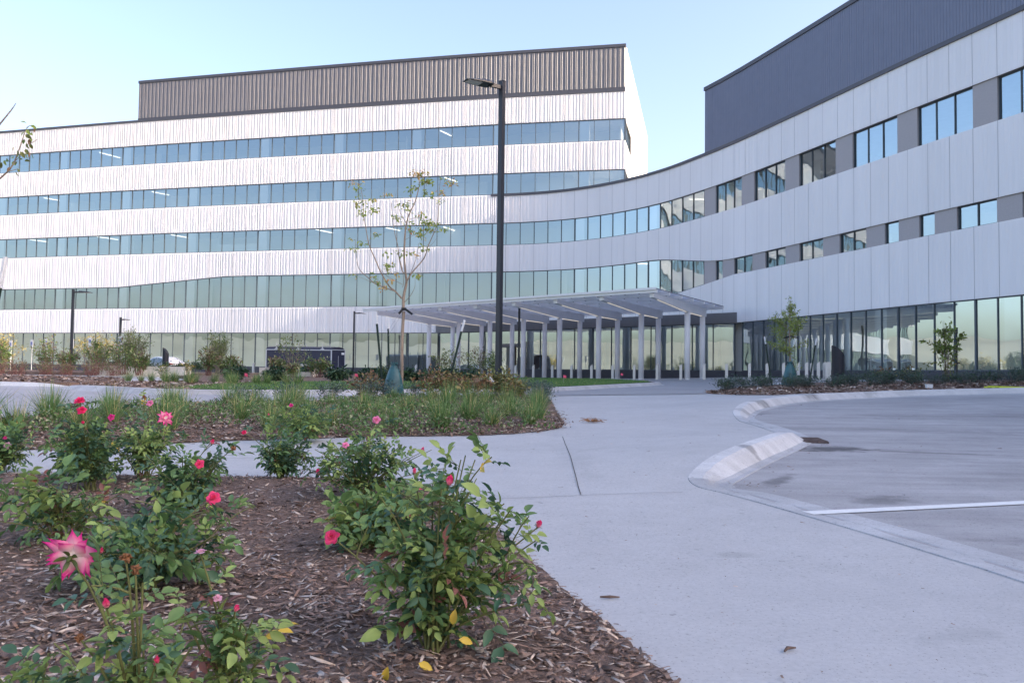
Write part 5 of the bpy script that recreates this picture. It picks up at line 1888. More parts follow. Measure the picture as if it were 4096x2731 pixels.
def build_grass():
    protos = []
    for i, (n, H, sp, st, dr) in enumerate(((230, .42, .36, .08, 1.1), (190, .38, .36, .16, 1.3), (170, .46, .32, .06, 1.0), (210, .34, .38, .25, 1.3), (140, .40, .32, .1, 1.1))):
        V, F, mi = grass_mesh(n, H, sp, 60 + i, st, dr)
        protos.append((V, F, mi))
    used = {}
    def put(k, x, y, s, zf, label, group):
        z = zf(x, y)
        if k not in used:
            o = np_mesh('grass_tuft', protos[k][0], protos[k][1], protos[k][2], G_GRASS)
            used[k] = o
        else:
            o = used[k].copy(); COL.objects.link(o)
        o.location = (x, y, z); o.rotation_euler = (0, 0, random.uniform(0, 6.28)); s *= 1.13 if s > .75 else 1
        o.scale = (s, s, s * random.uniform(.9, 1.1))
        tag(o, label, 'ornamental grass', group)
    z2 = lambda x, y: ZBED2(x, y)
    # tufts on the mulch island in front of the tree: front row first
    front = [(-.95, 11.35, 1.0), (-.28, 11.75, .95), (.28, 12.3, 1.0), (.42, 13.4, 1.05), (-1.62, 11.35, .8), (-.65, 12.6, 1.05), (-.05, 13.2, 1.0), (-1.2, 12.8, .9), (-2.0, 12.2, .9), (.05, 14.6, 1.05),
             (.5, 15.2, 1.1), (-.5, 14.4, 1.0), (-1.1, 14.4, 1.05), (-1.75, 13.9, 1.1), (-2.4, 13.4, 1.1), (.55, 16.8, 1.0), (-.1, 16.2, 1.1), (-.8, 15.9, 1.05), (-1.6, 15.6, 1.15), (-2.3, 15.2, .72),
             (-2.95, 14.5, .72), (-.5, 17.4, 1.0), (-1.3, 17.2, 1.1), (-2.1, 17.0, .72), (-2.9, 16.4, .72), (-2.6, 18.2, .72), (-1.8, 18.6, .72)]
    for i, (x, y, s) in enumerate(front):
        put(i % 5, x, y, s, z2, 'green fountain grass tuft on the mulch before the young tree', 'grass tufts before the young tree')
    left = [(-3.3, 11.4, 1.0), (-3.9, 11.9, 1.05), (-3.0, 12.2, .9), (-3.6, 13.0, 1.1), (-4.3, 13.2, 1.15), (-3.9, 14.6, 1.1), (-4.6, 14.9, 1.15), (-5.2, 15.2, 1.0), (-3.4, 15.6, .72), (-4.2, 16.3, 1.0),
            (-4.9, 12.3, 1.1), (-5.4, 13.3, 1.15), (-5.9, 14.2, 1.05), (-5.9, 12.2, 1.1), (-6.4, 13.2, 1.0), (-4.6, 10.9, 1.1), (-5.4, 11.2, 1.05), (-6.2, 11.1, 1.1), (-6.8, 12.2, 1.1), (-5.2, 10.0, 1.0),
            (-6.0, 10.0, 1.1), (-4.2, 10.2, .9), (-6.9, 10.8, 1.15), (-6.4, 9.2, 1.1), (-2.4, 11.0, .8), (-3.1, 10.6, .85)]
    for i, (x, y, s) in enumerate(left):
        put((i * 3 + 1) % 5, x, y, s, z2, 'green fountain grass tuft along the road edge behind the roses', 'grass tufts behind the roses')
    zi = lambda x, y: gw(x, y) + .13
    rr = random.Random(3)
    for i in range(18):
        x = -13.2 + i * .36 + rr.uniform(-.1, .1)
        y = 28.4 + rr.uniform(-.9, .9) - .12 * i
        put(i % 5, x, y, rr.uniform(.8, 1.15), zi, 'thin grass tuft on the far mulch below the stone wall', 'grass tufts below the stone wall')
    n = 24000
    rng = np.random.default_rng(18)
    P = []
    hx = [(rng.uniform(-6.6, .3), rng.uniform(9.4, 19.5), rng.uniform(.3, .65)) for _ in range(150)]
    while len(P) < n:
        cx, cy, r = hx[rng.integers(0, len(hx))]
        a, q = rng.uniform(0, 6.28), r * math.sqrt(rng.uniform(0, 1))
        x, y = cx + math.cos(a) * q, cy + math.sin(a) * q
        if inside((x, y), BED2):
            P.append((x, y, ZBED2(x, y) + rng.uniform(.01, .27) * (1 - .7 * (q / r) ** 2) * (1 - .6 * smo(12.5, 16, y))))
    P = np.array(P)
    d = nrm(rng.normal(0, .7, (n, 3)) + np.array([0, 0, .45]))
    o = scatter('ground_cover', *LEAF_S, P, d, nrm(rng.normal(0, .6, (n, 3)) + np.array([0, 0, 1])), rng.uniform(.025, .06, n), rng.choice(4, n, p=[.35, .35, .15, .15]), [G_SHR[0], G_GRASS[0], G_SHR[3], G_SHR[2]])
    tag(o, 'weedy olive ground cover spreading between the grass tufts', 'ground cover', kind='stuff')
    # turf blades on the lawn, nobody could count them
    n = 26000
    rng = np.random.default_rng(8)
    P = []
    while len(P) < n:
        x, y = rng.uniform(-9, 6.2), rng.uniform(21, 44)
        if rng.random() < (24 / y) ** 2 and inside((x, y), LAWN):
            P.append((x, y, gw(x, y) + .145))
    P = np.array(P)
    d = np.stack([rng.normal(0, .45, n), rng.normal(0, .45, n), np.ones(n)], 1)
    u = rng.normal(0, 1, (n, 3)); u[:, 2] = 0
    tv = np.array([(-.5, 0, 0), (.5, 0, 0), (0, 1, 0)], float)
    L = rng.uniform(.04, .085, n)
    o = scatter('grass', tv, np.array([(0, 1, 2)]), P, d, u, np.stack([np.full(n, .018), L, L], 1), rng.choice(3, n, p=[.7, .28, .02]), G_GRASS)
    tag(o, 'short mown green turf on the kerbed island', 'grass', kind='stuff')


def shrub(name, label, cat, x, y, z, H, W, stems, leaves, lsize, mats, probs, seed, tpl=None, twig=None, t0=.45, open_=1.0, base=.12, group=None, jit=.07, droop=0.0, twigs=0, rad=.008, dome=.30, flat=0.0):
    rng = np.random.default_rng(seed)
    t = thing(name, label, cat, (x, y, z), 0, group)
    mb = MB()
    C = []
    for k in range(stems):
        az = rng.uniform(0, 6.28)
        r = W / 2 * math.sqrt(rng.uniform(0.0, 1))
        zt = H * rng.uniform(.72, 1.0) * (1 - dome * (2 * r / W) ** 2)
        top = np.array([math.cos(az) * r, math.sin(az) * r, zt])
        p0 = np.array([math.cos(az) * W * base * rng.random(), math.sin(az) * W * base * rng.random(), -.03])
        p1 = p0 * .5 + top * np.array([.35 / open_, .35 / open_, .55])
        if droop: top[2] -= droop * H * (2 * r / W)
        C.append((p0, p1, top))
        mb.tube(bez(p0, p1, top, np.linspace(0, 1, 5)), list(np.linspace(rad, rad * .3, 5)), 4, cap=False)
        for _ in range(twigs):
            u = rng.uniform(.4, .95)
            s = bez(p0, p1, top, [u])[0]
            e = s + nrm(rng.normal(0, 1, 3) + np.array([0, 0, 1.1])) * H * rng.uniform(.08, .2)
            mb.tube([s, (s + e) / 2 + rng.normal(0, .01, 3), e], [rad * .35, rad * .3, rad * .15], 3, cap=False)
            C.append((s, (s + e) / 2, e))
    mb.build('stems', twig or M['twig'], t, False)
    n = leaves
    ci = rng.integers(0, len(C), n)
    P0 = np.array([c[0] for c in C])[ci]; P1 = np.array([c[1] for c in C])[ci]; P2 = np.array([c[2] for c in C])[ci]
    u = (t0 + (1 - t0) * rng.uniform(0, 1, n) ** .8)[:, None]
    pos = (1 - u) ** 2 * P0 + 2 * u * (1 - u) * P1 + u * u * P2 + rng.normal(0, jit * W, (n, 3)) * np.array([1, 1, .8])
    pos[:, 2] = np.abs(pos[:, 2]) + .01
    out = pos - np.array([0, 0, H * .35]); out[:, 2] *= .5
    d = nrm(nrm(out) * .7 + rng.normal(0, .6, (n, 3)) + np.array([0, 0, .25 - droop]))
    up = nrm(rng.normal(0, .5, (n, 3)) + np.array([0, 0, 1]))
    # colour runs in clumps, as shoots turn together
    ph = rng.uniform(0, 6.28, 3)
    cl = (np.sin(pos[:, 0] * 9 / W + ph[0]) + np.sin(pos[:, 1] * 9 / W + ph[1]) + np.sin(pos[:, 2] * 8 / H + ph[2])) / 3
    rk = np.argsort(np.argsort(cl + rng.normal(0, .5, n))) / n
    mi = np.searchsorted(np.cumsum(probs), rk).clip(0, len(mats) - 1)
    s = lsize * np.exp(rng.normal(0, .25, n))
    tv, tf = tpl or LEAF_S
    scatter('leaves', tv, tf, pos, d, up, s, mi, mats, t)
    return t


def build_shrubs():
    z2 = ZBED2
    # brown and gold shrubs right of the young tree
    for i, (x, y, H, W, n, pr, lb) in enumerate((
            (-1.65, 18.9, .66, 1.15, 620, [.45, .25, .22, .08], 'russet shrub just right of the green watering bag'),
            (-.85, 18.4, .62, .95, 560, [.35, .35, .24, .06], 'golden brown shrub behind the leaning stake'),
            (-.25, 19.0, .72, .95, 560, [.14, .30, .54, .02], 'olive green shrub in front of the tall lamp foot'),
            (-3.35, 19.0, .62, .8, 420, [.50, .22, .20, .08], 'brown shrub left of the green watering bag'),
            (.10, 18.2, .55, .7, 380, [.10, .30, .58, .02], 'small olive shrub at the right end of the russet ones'),
            (8.95 + 4.2, 29.0, .60, .8, 420, [.55, .25, .15, .05], 'brown leaved shrub behind the dark low shrubs of the right bed'),
            (14.2, 29.4, .52, .8, 300, [.15, .40, .43, .02], 'gold tinged low shrub left of the slender shrub'))):
        zf = z2 if x < 5 else ZRBED
        shrub('deciduous_shrub', lb, 'shrub', x, y, zf(x, y), H, W, 16, n, .085, G_OAK, pr, 100 + i, LEAF, t0=.3, jit=.07)
    # grey-green low shrubs edging the bed
    grey = [(.62, 20.6, .45, .9), (.15, 20.9, .45, .9), (.80, 22.2, .42, .8), (.72, 18.9, .42, .7), (-.5, 20.4, .4, .9), (-1.4, 20.2, .42, .9), (-2.2, 19.2, .36, .7), (-3.9, 17.6, .42, .9), (-4.6, 17.2, .42, .9), (-3.1, 18.3, .45, 1.0),
            (-5.2, 16.4, .4, .9), (.25, 19.4, .45, .8)]
    pr = None
    for i, (x, y, H, W) in enumerate(grey):
        if i < 3:
            o = shrub('grey_shrub', 'small grey green shrub at the back edge of the grass bed', 'shrub', x, y, z2(x, y), H, W, 26, 900, .038, G_GREY, [.45, .35, .2], 130 + i, t0=.2, jit=.075, group='grey shrubs edging the grass bed', twigs=1, rad=.004)
            pr = (pr or []) + [o]
        else:
            o = copy_tree(pr[i % 3]); o.location = (x, y, z2(x, y)); o.rotation_euler = (0, 0, i * 1.3); o.scale = (W / .87, W / .87, H / .45)
    # dark low shrubs of the right bed
    pr = []
    xs = [(6.9, 26.4), (7.5, 26.0), (8.2, 26.6), (8.9, 26.3), (9.6, 26.9), (10.3, 26.5), (11.0, 27.0), (11.8, 26.7), (12.5, 27.1), (13.2, 26.8), (14.0, 27.2), (14.7, 26.9), (15.5, 27.3), (16.3, 27.0), (17.1, 27.4), (17.9, 27.1), (18.6, 27.5),
          (7.3, 27.3), (8.4, 27.8), (9.9, 28.2), (11.6, 28.3), (12.6, 28.2), (13.8, 28.5), (15.2, 28.6), (16.6, 28.6), (18.0, 28.8)]
    for i, (x, y) in enumerate(xs):
        y += random.uniform(-.2, .2)
        if i < 3:
            o = shrub('dark_shrub', 'low dark grey green shrub in the row on the right hand mulch', 'shrub', x, y, ZRBED(x, y), .40, 1.0, 30, 900, .045, G_GREY[:2] + [G_DARK[1]], [.30, .40, .30], 150 + i, t0=.15, jit=.08,
                      group='dark low shrubs of the right bed', twigs=1, rad=.004)
            pr.append(o)
        else:
            o = copy_tree(pr[i % 3]); o.location = (x, y, ZRBED(x, y)); o.rotation_euler = (0, 0, i * 1.7)
            s = random.uniform(.85, 1.15); o.scale = (s, s, s * random.uniform(.85, 1.1))
    # arching dark mounds above the lawn
    pr = []
    for i, (x, y, s) in enumerate(((-11.0, 32.8, .9), (-9.3, 32.4, .95), (-6.9, 32.6, 1.0), (-5.8, 33.0, .95), (-4.9, 32.6, 1.05), (-4.1, 33.6, 1.0), (-3.2, 33.2, 1.05), (-2.5, 34.0, 1.0), (-1.8, 33.4, .9))):
        if i < 2:
            o = shrub('dark_mound', 'low arching dark green mound at the upper edge of the lawn', 'shrub', x, y, gw(x, y) + .13, .62, 1.15, 46, 900, .13, G_DARK, [.45, .4, .15], 170 + i, LEAF_NARROW, t0=.25, jit=.05, droop=.25,
                      group='dark mounds above the lawn', rad=.004)
            pr.append(o)
        else:
            o = copy_tree(pr[i % 2]); o.location = (x, y, gw(x, y) + .13); o.rotation_euler = (0, 0, i * 2.1); o.scale = (s, s, s)
    # big twiggy vase shrubs by the stone wall
    shrub('vase_shrub', 'large round twiggy shrub left of the white car', 'shrub', -21.45, 46.6, g(-21.5, 47) + .3, 2.4, 2.05, 70, 2600, .075, G_SHR, [.40, .52, .04, .04], 201, twig=M['twig'], t0=.45, base=.07, twigs=4, rad=.012, open_=1.2, jit=.035)
    shrub('vase_shrub', 'large round twiggy shrub between the white car and the trailer', 'shrub', -17.0, 47.6, g(-17, 47.6) + .2, 2.5, 1.9, 60, 2600, .075, G_SHR, [.52, .42, .03, .03], 202, twig=M['twig'], t0=.42, base=.07, twigs=4, rad=.012, open_=1.2, jit=.035)
    shrub('vase_shrub', 'green topped shrub rising in front of the trailer roof', 'shrub', -12.4, 46.5, g(-12.4, 46.5) + .1, 2.35, 1.9, 22, 520, .10, G_SHR, [.45, .45, .1, 0], 203, twig=M['twig'], t0=.72, base=.07, twigs=2, rad=.010, jit=.05)
    shrub('vase_shrub', 'sparse twiggy shrub behind the last parking sign', 'shrub', -23.6, 47.4, g(-23, 47) + .2, 2.3, 1.5, 24, 420, .07, G_SHR, [.3, .5, .15, .05], 204, twig=M['twig'], t0=.4, base=.08, twigs=4, rad=.010, jit=.05)
    # sunlit yellow shrubs at the far left
    shrub('yellow_shrub', 'sunlit yellow shrub at the left picture edge', 'shrub', -34.6, 56, g(-34, 56), 2.75, 2.6, 40, 1100, .10, G_GOLD, [.45, .4, .15], 211, twig=M['twig'], t0=.6, base=.1, twigs=3, rad=.012, open_=1.2, jit=.05)
    shrub('yellow_shrub', 'sunlit pale yellow shrub behind the black lamp and signs', 'shrub', -29.0, 57, g(-29, 57), 3.0, 3.6, 50, 1300, .10, G_GOLD, [.40, .35, .25], 212, twig=M['twig'], t0=.68, base=.1, twigs=3, rad=.012, open_=1.2, jit=.05)
    # leafy upright shrubs of the far planting
    ups = [(-27.0, 43.4, 1.65, 1.2, 'leafy upright shrub under the leftmost parking sign'), (-24.6, 43.8, 2.0, 1.7, 'tall leafy shrub with reddish foot below the second parking sign'),
           (-22.9, 42.6, 1.35, 1.3, 'brownish leafy shrub left of the black lamp'), (-21.6, 42.9, 1.95, 1.4, 'dense leafy shrub just left of the black lamp foot'),
           (-20.0, 42.4, 1.75, 1.5, 'bright green leafy shrub right of the black lamp foot'), (-18.8, 41.5, 1.30, 1.2, 'leafy shrub at the left end of the stone wall'),
           (-15.3, 41.6, 1.55, 1.0, 'yellowing leafy shrub at the right end of the long stone wall'), (-14.1, 41.2, 1.15, 1.3, 'leafy shrub between the two stone walls'),
           (-11.6, 40.6, 1.0, .9, 'brown footed shrub in front of the trailer wall'), (-9.6, 40.8, 1.1, 1.5, 'leafy green shrub in front of the trailer door'), (-10.7, 40.2, .7, 1.0, 'pale brownish shrub before the trailer stone block')]
    for i, (x, y, H, W, lb) in enumerate(ups):
        k = [.52, .26, .16, .06] if i in (3, 4, 9) else ([.30, .24, .30, .16] if i in (2, 6, 8, 10) else [.40, .30, .24, .06])
        shrub('leafy_shrub', lb, 'shrub', x, y, gw(x, y) + .13, H, W, 22, 620, .15, G_SHR, k, 230 + i, LEAF_NARROW, twig=M['twigred'], t0=.32, jit=.06, rad=.012, base=.2)
    # low reddish undergrowth and hedge
    lows = [(-27.3, 41.0), (-26.0, 41.2), (-24.6, 41.0), (-23.4, 41.4), (-22.2, 41.0), (-21.0, 41.2), (-19.8, 40.9), (-25.2, 40.4)]
    p0 = None
    for i, (x, y) in enumerate(lows):
        if p0 is None:
            p0 = shrub('red_shrub', 'low reddish twiggy shrub at the foot of the far leafy planting', 'shrub', x, y, gw(x, y) + .1, .75, 1.3, 60, 460, .07, G_SHR, [.15, .15, .65, .05], 260, twig=M['twigred'], t0=.3, jit=.06,
                       group='reddish shrubs of the far planting', rad=.008, base=.3)
        else:
            o = copy_tree(p0); o.location = (x, y, gw(x, y) + .1); o.rotation_euler = (0, 0, i * 1.9); s = random.uniform(.8, 1.1); o.scale = (s, s, s)
    p0 = None
    for i in range(9):
        x, y = -22.6 + i * .72, 45.6 - i * .16
        if p0 is None:
            p0 = shrub('hedge_shrub', 'low dark evergreen shrub in the row on top of the long stone wall', 'shrub', x, y, g(x, y) + .42, .34, 1.0, 34, 620, .07, G_DARK, [.55, .35, .10], 270, t0=.1, jit=.08, group='evergreen row on the stone wall', rad=.004)
        else:
            o = copy_tree(p0); o.location = (x, y, g(x, y) + .42); o.rotation_euler = (0, 0, i * 1.9); s = random.uniform(.85, 1.15); o.scale = (s, s, s)
    # olive shrubs between lawn and canopy
    shrub('leafy_shrub', 'olive leafy shrub in front of the leftmost canopy columns', 'shrub', -3.4, 45, gw(-3.4, 45) + .13, 1.75, 1.9, 26, 760, .11, G_SHR, [.30, .40, .22, .08], 281, LEAF_NARROW, t0=.25, jit=.06)
    shrub('leafy_shrub', 'tall olive shrub behind the leaning stake near the entrance doors', 'shrub', -1.9, 45.5, gw(-1.9, 45.5) + .13, 1.95, 1.9, 30, 900, .11, G_SHR, [.28, .34, .34, .04], 282, LEAF_NARROW, t0=.2, jit=.06)
    shrub('leafy_shrub', 'bright green leafy shrub left of the tall lamp foot', 'shrub', -.95, 44, gw(-.9, 44) + .13, 1.5, 1.3, 22, 620, .13, G_SHR[:2] + [G_DARK[1]], [.5, .3, .2], 283, LEAF_NARROW, t0=.25, jit=.06)
    shrub('flowering_shrub', 'small plant with yellow flower heads at the end of the stone wall', 'shrub', -15.9, 40.4, gw(-16, 40) + .13, .75, .7, 16, 360, .06, [G_SHR[0], G_GOLD[0]], [.55, .45], 284, t0=.3, jit=.07)
    shrub('flowering_shrub', 'small yellow green bushy plant before the long stone wall', 'shrub', -14.8, 35, gw(-15, 35) + .13, .65, .75, 16, 360, .06, [G_SHR[0], G_GOLD[2], G_GOLD[0]], [.5, .3, .2], 285, t0=.2, jit=.07)
    shrub('flowering_shrub', 'plant with mustard yellow heads right of the trailer door', 'shrub', -6.9, 44, gw(-7, 44) + .13, .7, 1.5, 22, 420, .06, [G_SHR[0], G_GOLD[0]], [.6, .4], 286, t0=.3, jit=.07)
    shrub('flowering_shrub', 'plant with dark red flower heads left of the rough stone block', 'shrub', -13.9, 42, gw(-14, 42) + .13, .62, .9, 16, 320, .07, [G_DARK[1], G_OAK[3]], [.55, .45], 287, t0=.2, jit=.07)
    # upright slender shrub and its dark stake in the right bed
    shrub('slender_shrub', 'slender upright leafy shrub before the right hand glass', 'shrub', 15.1, 28.6, ZRBED(15.1, 28.6), 2.5, .95, 12, 820, .105, [G_SHR[1], G_TREE[1], G_GOLD[2], G_OAK[1]], [.40, .34, .20, .06], 291, LEAF, t0=.08, jit=.045, twigs=2, rad=.012, base=.1, dome=.35)
    t = thing('bed_light', 'thin dark garden light post in the right bed beside the slender shrub', 'garden light', (15.9, 29.4, ZRBED(15.9, 29.4)))
    mb = MB(); mb.tube([(0, 0, 0), (0, 0, 1.75)], .03, 8); mb.box((.05, 0, .65), (.10, .06, .06)); mb.build('post', M['pole'], t)
    mb = MB(); mb.tube([(0, 0, 1.70), (0, 0, 1.92)], .045, 10); mb.build('light_head', M['pole'], t)


def twig_leaves(pts, rng, n, ls, spread=.12):
    P, D = [], []
    for p in pts:
        for _ in range(n):
            q = np.array(p) + rng.normal(0, spread, 3)
            P.append(q); D.append(nrm(rng.normal(0, 1, 3) + np.array([0, 0, -.6])))
    return np.array(P), np.array(D)


def build_trees():
    # ---- young multi-stemmed tree on the grass bed; limbs drawn in tree metres (x, z) with their own depth
    k = .002378
    X = lambda a: (a - 662) * k - .02
    Zc = lambda b: 2.12 + (1568 - b) * k
    x0, y0 = -2.62, 19.8
    zb = ZBED2(x0, y0)
    t = thing('young_tree', 'young bare limbed tree with few leaves, staked and strapped on the grass bed', 'tree', (x0, y0, zb))
    limbs = [([(-.04, -.05), (-.02, .6), (-.03, 1.4), (0.0, 2.1)], None, .052, .047, 0, 0),
             (None, [(665, 1568), (665, 1430), (690, 1280), (680, 1200), (660, 1000), (665, 760), (690, 600), (760, 430), (795, 270), (790, 190)], .046, .008, .0, .25),
             (None, [(650, 1445), (580, 1370), (530, 1330), (450, 1200), (390, 1060), (335, 930), (310, 790), (290, 650), (280, 480), (275, 400)], .026, .006, .0, -.75),
             (None, [(575, 1372), (400, 1310), (310, 1240), (220, 1150), (190, 980), (185, 870)], .017, .005, -.1, -.25),
             (None, [(668, 1190), (640, 1150), (605, 1020), (585, 900), (545, 760), (510, 600), (490, 430), (480, 370)], .020, .004, .0, .7),
             (None, [(672, 665), (610, 560), (560, 420), (540, 320)], .010, .003, .15, .3),
             (None, [(688, 1285), (750, 1180), (870, 1040), (920, 900), (1005, 690), (1018, 430), (1035, 250)], .024, .005, .0, -.35),
             (None, [(735, 1200), (790, 1060), (818, 930), (822, 900)], .010, .003, -.1, -.3),
             (None, [(655, 1330), (660, 1260), (640, 1130), (600, 1000)], .010, .004, .02, .2),
             (None, [(680, 1480), (740, 1420), (790, 1340), (800, 1260)], .011, .003, 0, -.4),
             (None, [(430, 1150), (490, 1215), (570, 1260), (650, 1300)], .005, .006, -.1, 0),
             (None, [(335, 930), (365, 870), (368, 800)], .006, .002, -.6, -.7), (None, [(695, 620), (790, 600), (870, 620), (960, 655), (1015, 690)], .006, .003, .2, .3),
             (None, [(665, 840), (740, 790), (800, 750)], .006, .002, .1, .3), (None, [(690, 580), (640, 520), (630, 450)], .006, .002, .15, .3), (None, [(600, 1000), (520, 930), (500, 910)], .005, .002, .2, .3),
             (None, [(905, 930), (960, 910), (1025, 840)], .006, .002, -.2, -.5), (None, [(570, 870), (560, 640), (535, 560)], .006, .002, .3, .5), (None, [(400, 1310), (280, 1260), (190, 1225)], .006, .002, -.15, -.3),
             (None, [(505, 1225), (500, 1130), (560, 1110)], .004, .002, -.2, -.3), (None, [(790, 300), (740, 260), (745, 200)], .006, .002, .2, .3), (None, [(925, 900), (880, 930), (820, 940)], .005, .002, -.2, -.3),
             (None, [(280, 520), (330, 510), (390, 500)], .004, .002, -.7, -.6), (None, [(285, 600), (360, 590), (430, 610)], .004, .002, -.7, -.8), (None, [(275, 430), (230, 360), (160, 345)], .004, .002, -.75, -.7)]
    mb = MB()
    for a, z, r0, r1, d0, d1 in limbs:
        if a is None:
            n = len(z)
            P = [Vector((X(u), d0 + (d1 - d0) * (i / (n - 1)) ** 1.2, Zc(v))) for i, (u, v) in enumerate(z)]
        else:
            P = [Vector((p[0], 0, p[1])) for p in a]
        S = []
        Q = [2 * P[0] - P[1]] + P + [2 * P[-1] - P[-2]]
        for i in range(1, len(Q) - 2):
            for j in range(3):
                tt = j / 3
                A_, B_, C_, D_ = Q[i - 1:i + 3]
                S.append(.5 * ((2 * B_) + (C_ - A_) * tt + (2 * A_ - 5 * B_ + 4 * C_ - D_) * tt * tt + (3 * B_ - A_ - 3 * C_ + D_) * tt ** 3))
        S.append(P[-1])
        mb.tube(S, list(np.linspace(r0 * .82, r1 * .82, len(S))), 7, cap=False)
    mb.build('trunk', M['bark'], t, True)
    cl = [(190, 345, 9), (270, 370, 8), (235, 410, 5), (250, 460, 5), (240, 535, 10), (300, 530, 8), (380, 500, 9), (255, 630, 10), (310, 635, 6), (400, 610, 14), (370, 590, 6), (145, 860, 5), (230, 890, 7), (270, 905, 7), (430, 850, 12),
          (140, 945, 9), (210, 955, 4), (400, 335, 6), (470, 330, 4), (760, 140, 18), (790, 165, 16), (830, 130, 8), (870, 215, 22), (830, 235, 14), (910, 225, 10), (850, 345, 14), (700, 310, 12), (750, 290, 10), (1030, 250, 3), (1110, 280, 10),
          (1150, 295, 12), (1050, 380, 14), (960, 405, 9), (1030, 460, 9), (660, 450, 10), (680, 520, 10), (520, 560, 8), (560, 600, 12), (820, 575, 8), (830, 620, 12), (880, 645, 12), (930, 650, 14), (1060, 710, 18), (1000, 700, 12),
          (900, 715, 20), (830, 710, 10), (830, 780, 18), (780, 765, 12), (950, 770, 10), (880, 950, 12), (790, 1010, 10), (745, 1000, 5), (690, 990, 6), (630, 985, 6), (460, 960, 7), (545, 1130, 14), (500, 1120, 6), (520, 1175, 9),
          (590, 1193, 7), (380, 1235, 8), (345, 1200, 4), (400, 1290, 14), (510, 1268, 10), (460, 1345, 9), (830, 1230, 14), (160, 1235, 5), (720, 660, 8), (730, 740, 8), (600, 480, 5), (640, 700, 4)]
    rng = np.random.default_rng(77)
    P, D, mi = [], [], []
    for u, v, n in cl:
        # depth follows the nearest limb
        best = (1e9, 0)
        for a, z, r0, r1, d0, d1 in limbs[1:]:
            for i, (p, q) in enumerate(z):
                dd = (p - u) ** 2 + (q - v) ** 2
                if dd < best[0]:
                    best = (dd, d0 + (d1 - d0) * (i / (len(z) - 1)) ** 1.2)
        gold = v < 200 or (u < 480 and 310 < v < 350) or rng.random() < .08
        for _ in range(int(n * 1.5)):
            P.append((X(u) + rng.normal(0, .055), best[1] + rng.normal(0, .10), Zc(v) + rng.normal(0, .032)))
            D.append(nrm(np.array([rng.normal(0, .8), rng.normal(0, .8), rng.normal(-.25, .5)])))
            mi.append(rng.choice(4, p=[.1, .05, .55, .30]) if gold else rng.choice(4, p=[.52, .38, .09, .01]))
    n = len(P)
    scatter('crown', *LEAF, P, D, nrm(rng.normal(0, .5, (n, 3)) + np.array([0, -.3, 1])), rng.uniform(.055, .10, n), mi, G_TREE, t)
    mb = MB()
    mb.tube([(0, 0, 2.13), (0, 0, 2.19)], .062, 12)
    mb.build('strap', M['strap'], t)
    for q0, q1 in (((.02, -.03, 2.17), (.22, -.10, 2.03)), ((-.02, -.03, 2.16), (-.10, -.10, 2.04))):
        mb = MB(); mb.beam(q0, q1, .03, .05); mb.build('strap', M['strap'], t)
    mb = MB()
    for a, b in (((.22, -.10, 2.03), (1.28, -.6, 1.25)), ((-.10, -.10, 2.04), (-.48, -.3, 1.35)), ((-.02, .05, 2.10), (-.7, 2.2, 1.6))):
        mb.tube([a, b], .0035, 4, cap=False)
    mb.build('guy_wire', M['wire'], t)
    water_bag(-2.84, 19.72, zb, .86, .56, 'blue green watering bag wrapped round the young tree trunk on the grass bed')
    t_post(-2.98, 19.5, zb, (-3.25, 19.5, 2.40), .14, 'dark green stake just left of the young tree, leaning slightly left')
    t_post(-3.25, 22.0, g(-3, 22), (-3.33, 22.0, 2.42), .14, 'upright dark green stake standing close behind the young tree')
    t_post(-1.58, 19.0, ZBED2(-1.58, 19), (-1.10, 19.0, 2.20), .15, 'dark green stake right of the young tree, leaning strongly right')
    # ---- leafy young tree with bag in the right bed
    x0, y0 = 9.62, 28.5
    zb = ZRBED(x0, y0)
    t = thing('young_tree', 'young green leaved tree with upswept crown, staked in the right hand bed', 'tree', (x0, y0, zb))
    mb = MB()
    mb.tube([(0, 0, -.05), (.02, 0, .8), (.0, 0, 1.6), (.02, 0, 2.4), (.04, 0, 3.0)], [.04, .035, .028, .016, .005], 8)
    rng = np.random.default_rng(5)
    P = []
    for i in range(44):
        z = rng.uniform(.95, 2.75)
        az = rng.uniform(0, 6.28)
        ln = .78 * (1 - ((z - 1.55) / 1.45) ** 2 * .8) * rng.uniform(.6, 1.1) * (.5 if z > 2.2 else 1)
        a = np.array([.0, 0, z]); e = a + np.array([math.cos(az) * ln, math.sin(az) * ln, ln * .55])
        mb.tube([a, (a + e) / 2 + np.array([0, 0, .04]), e], [.009, .006, .003], 4, cap=False)
        m = int(46 * ln / .5)
        for _ in range(m):
            u = rng.uniform(.25, 1.05)
            P.append(a + (e - a) * u + rng.normal(0, .055, 3))
    for _ in range(60):
        P.append(np.array([rng.normal(0, .06), rng.normal(0, .06), rng.uniform(2.3, 3.08)]))
    for _ in range(60):
        P.append(np.array([rng.normal(.18, .12), rng.normal(0, .12), rng.uniform(.55, 1.0)]))
    mb.build('trunk', M['bark'], t, True)
    n = len(P)
    scatter('crown', *LEAF, P, nrm(rng.normal(0, .7, (n, 3)) + np.array([0, 0, -.1])), nrm(rng.normal(0, .6, (n, 3)) + np.array([0, 0, 1])), rng.uniform(.05, .085, n), rng.choice(3, n, p=[.40, .25, .35]), [G_SHR[1], G_TREE[1], G_TREE[0]], t)
    for q0, q1 in (((-.03, -.03, 1.68), (-.24, -.15, 1.62)), ((.02, -.03, 1.70), (.26, -.15, 1.63))):
        mb = MB(); mb.beam(q0, q1, .03, .05); mb.build('strap', M['strap'], t)
    mb = MB(); mb.tube([(-.24, -.15, 1.62), (-.75, -.4, 1.15)], .0035, 4); mb.tube([(.26, -.15, 1.63), (.75, -.3, 1.1)], .0035, 4); mb.build('guy_wire', M['wire'], t)
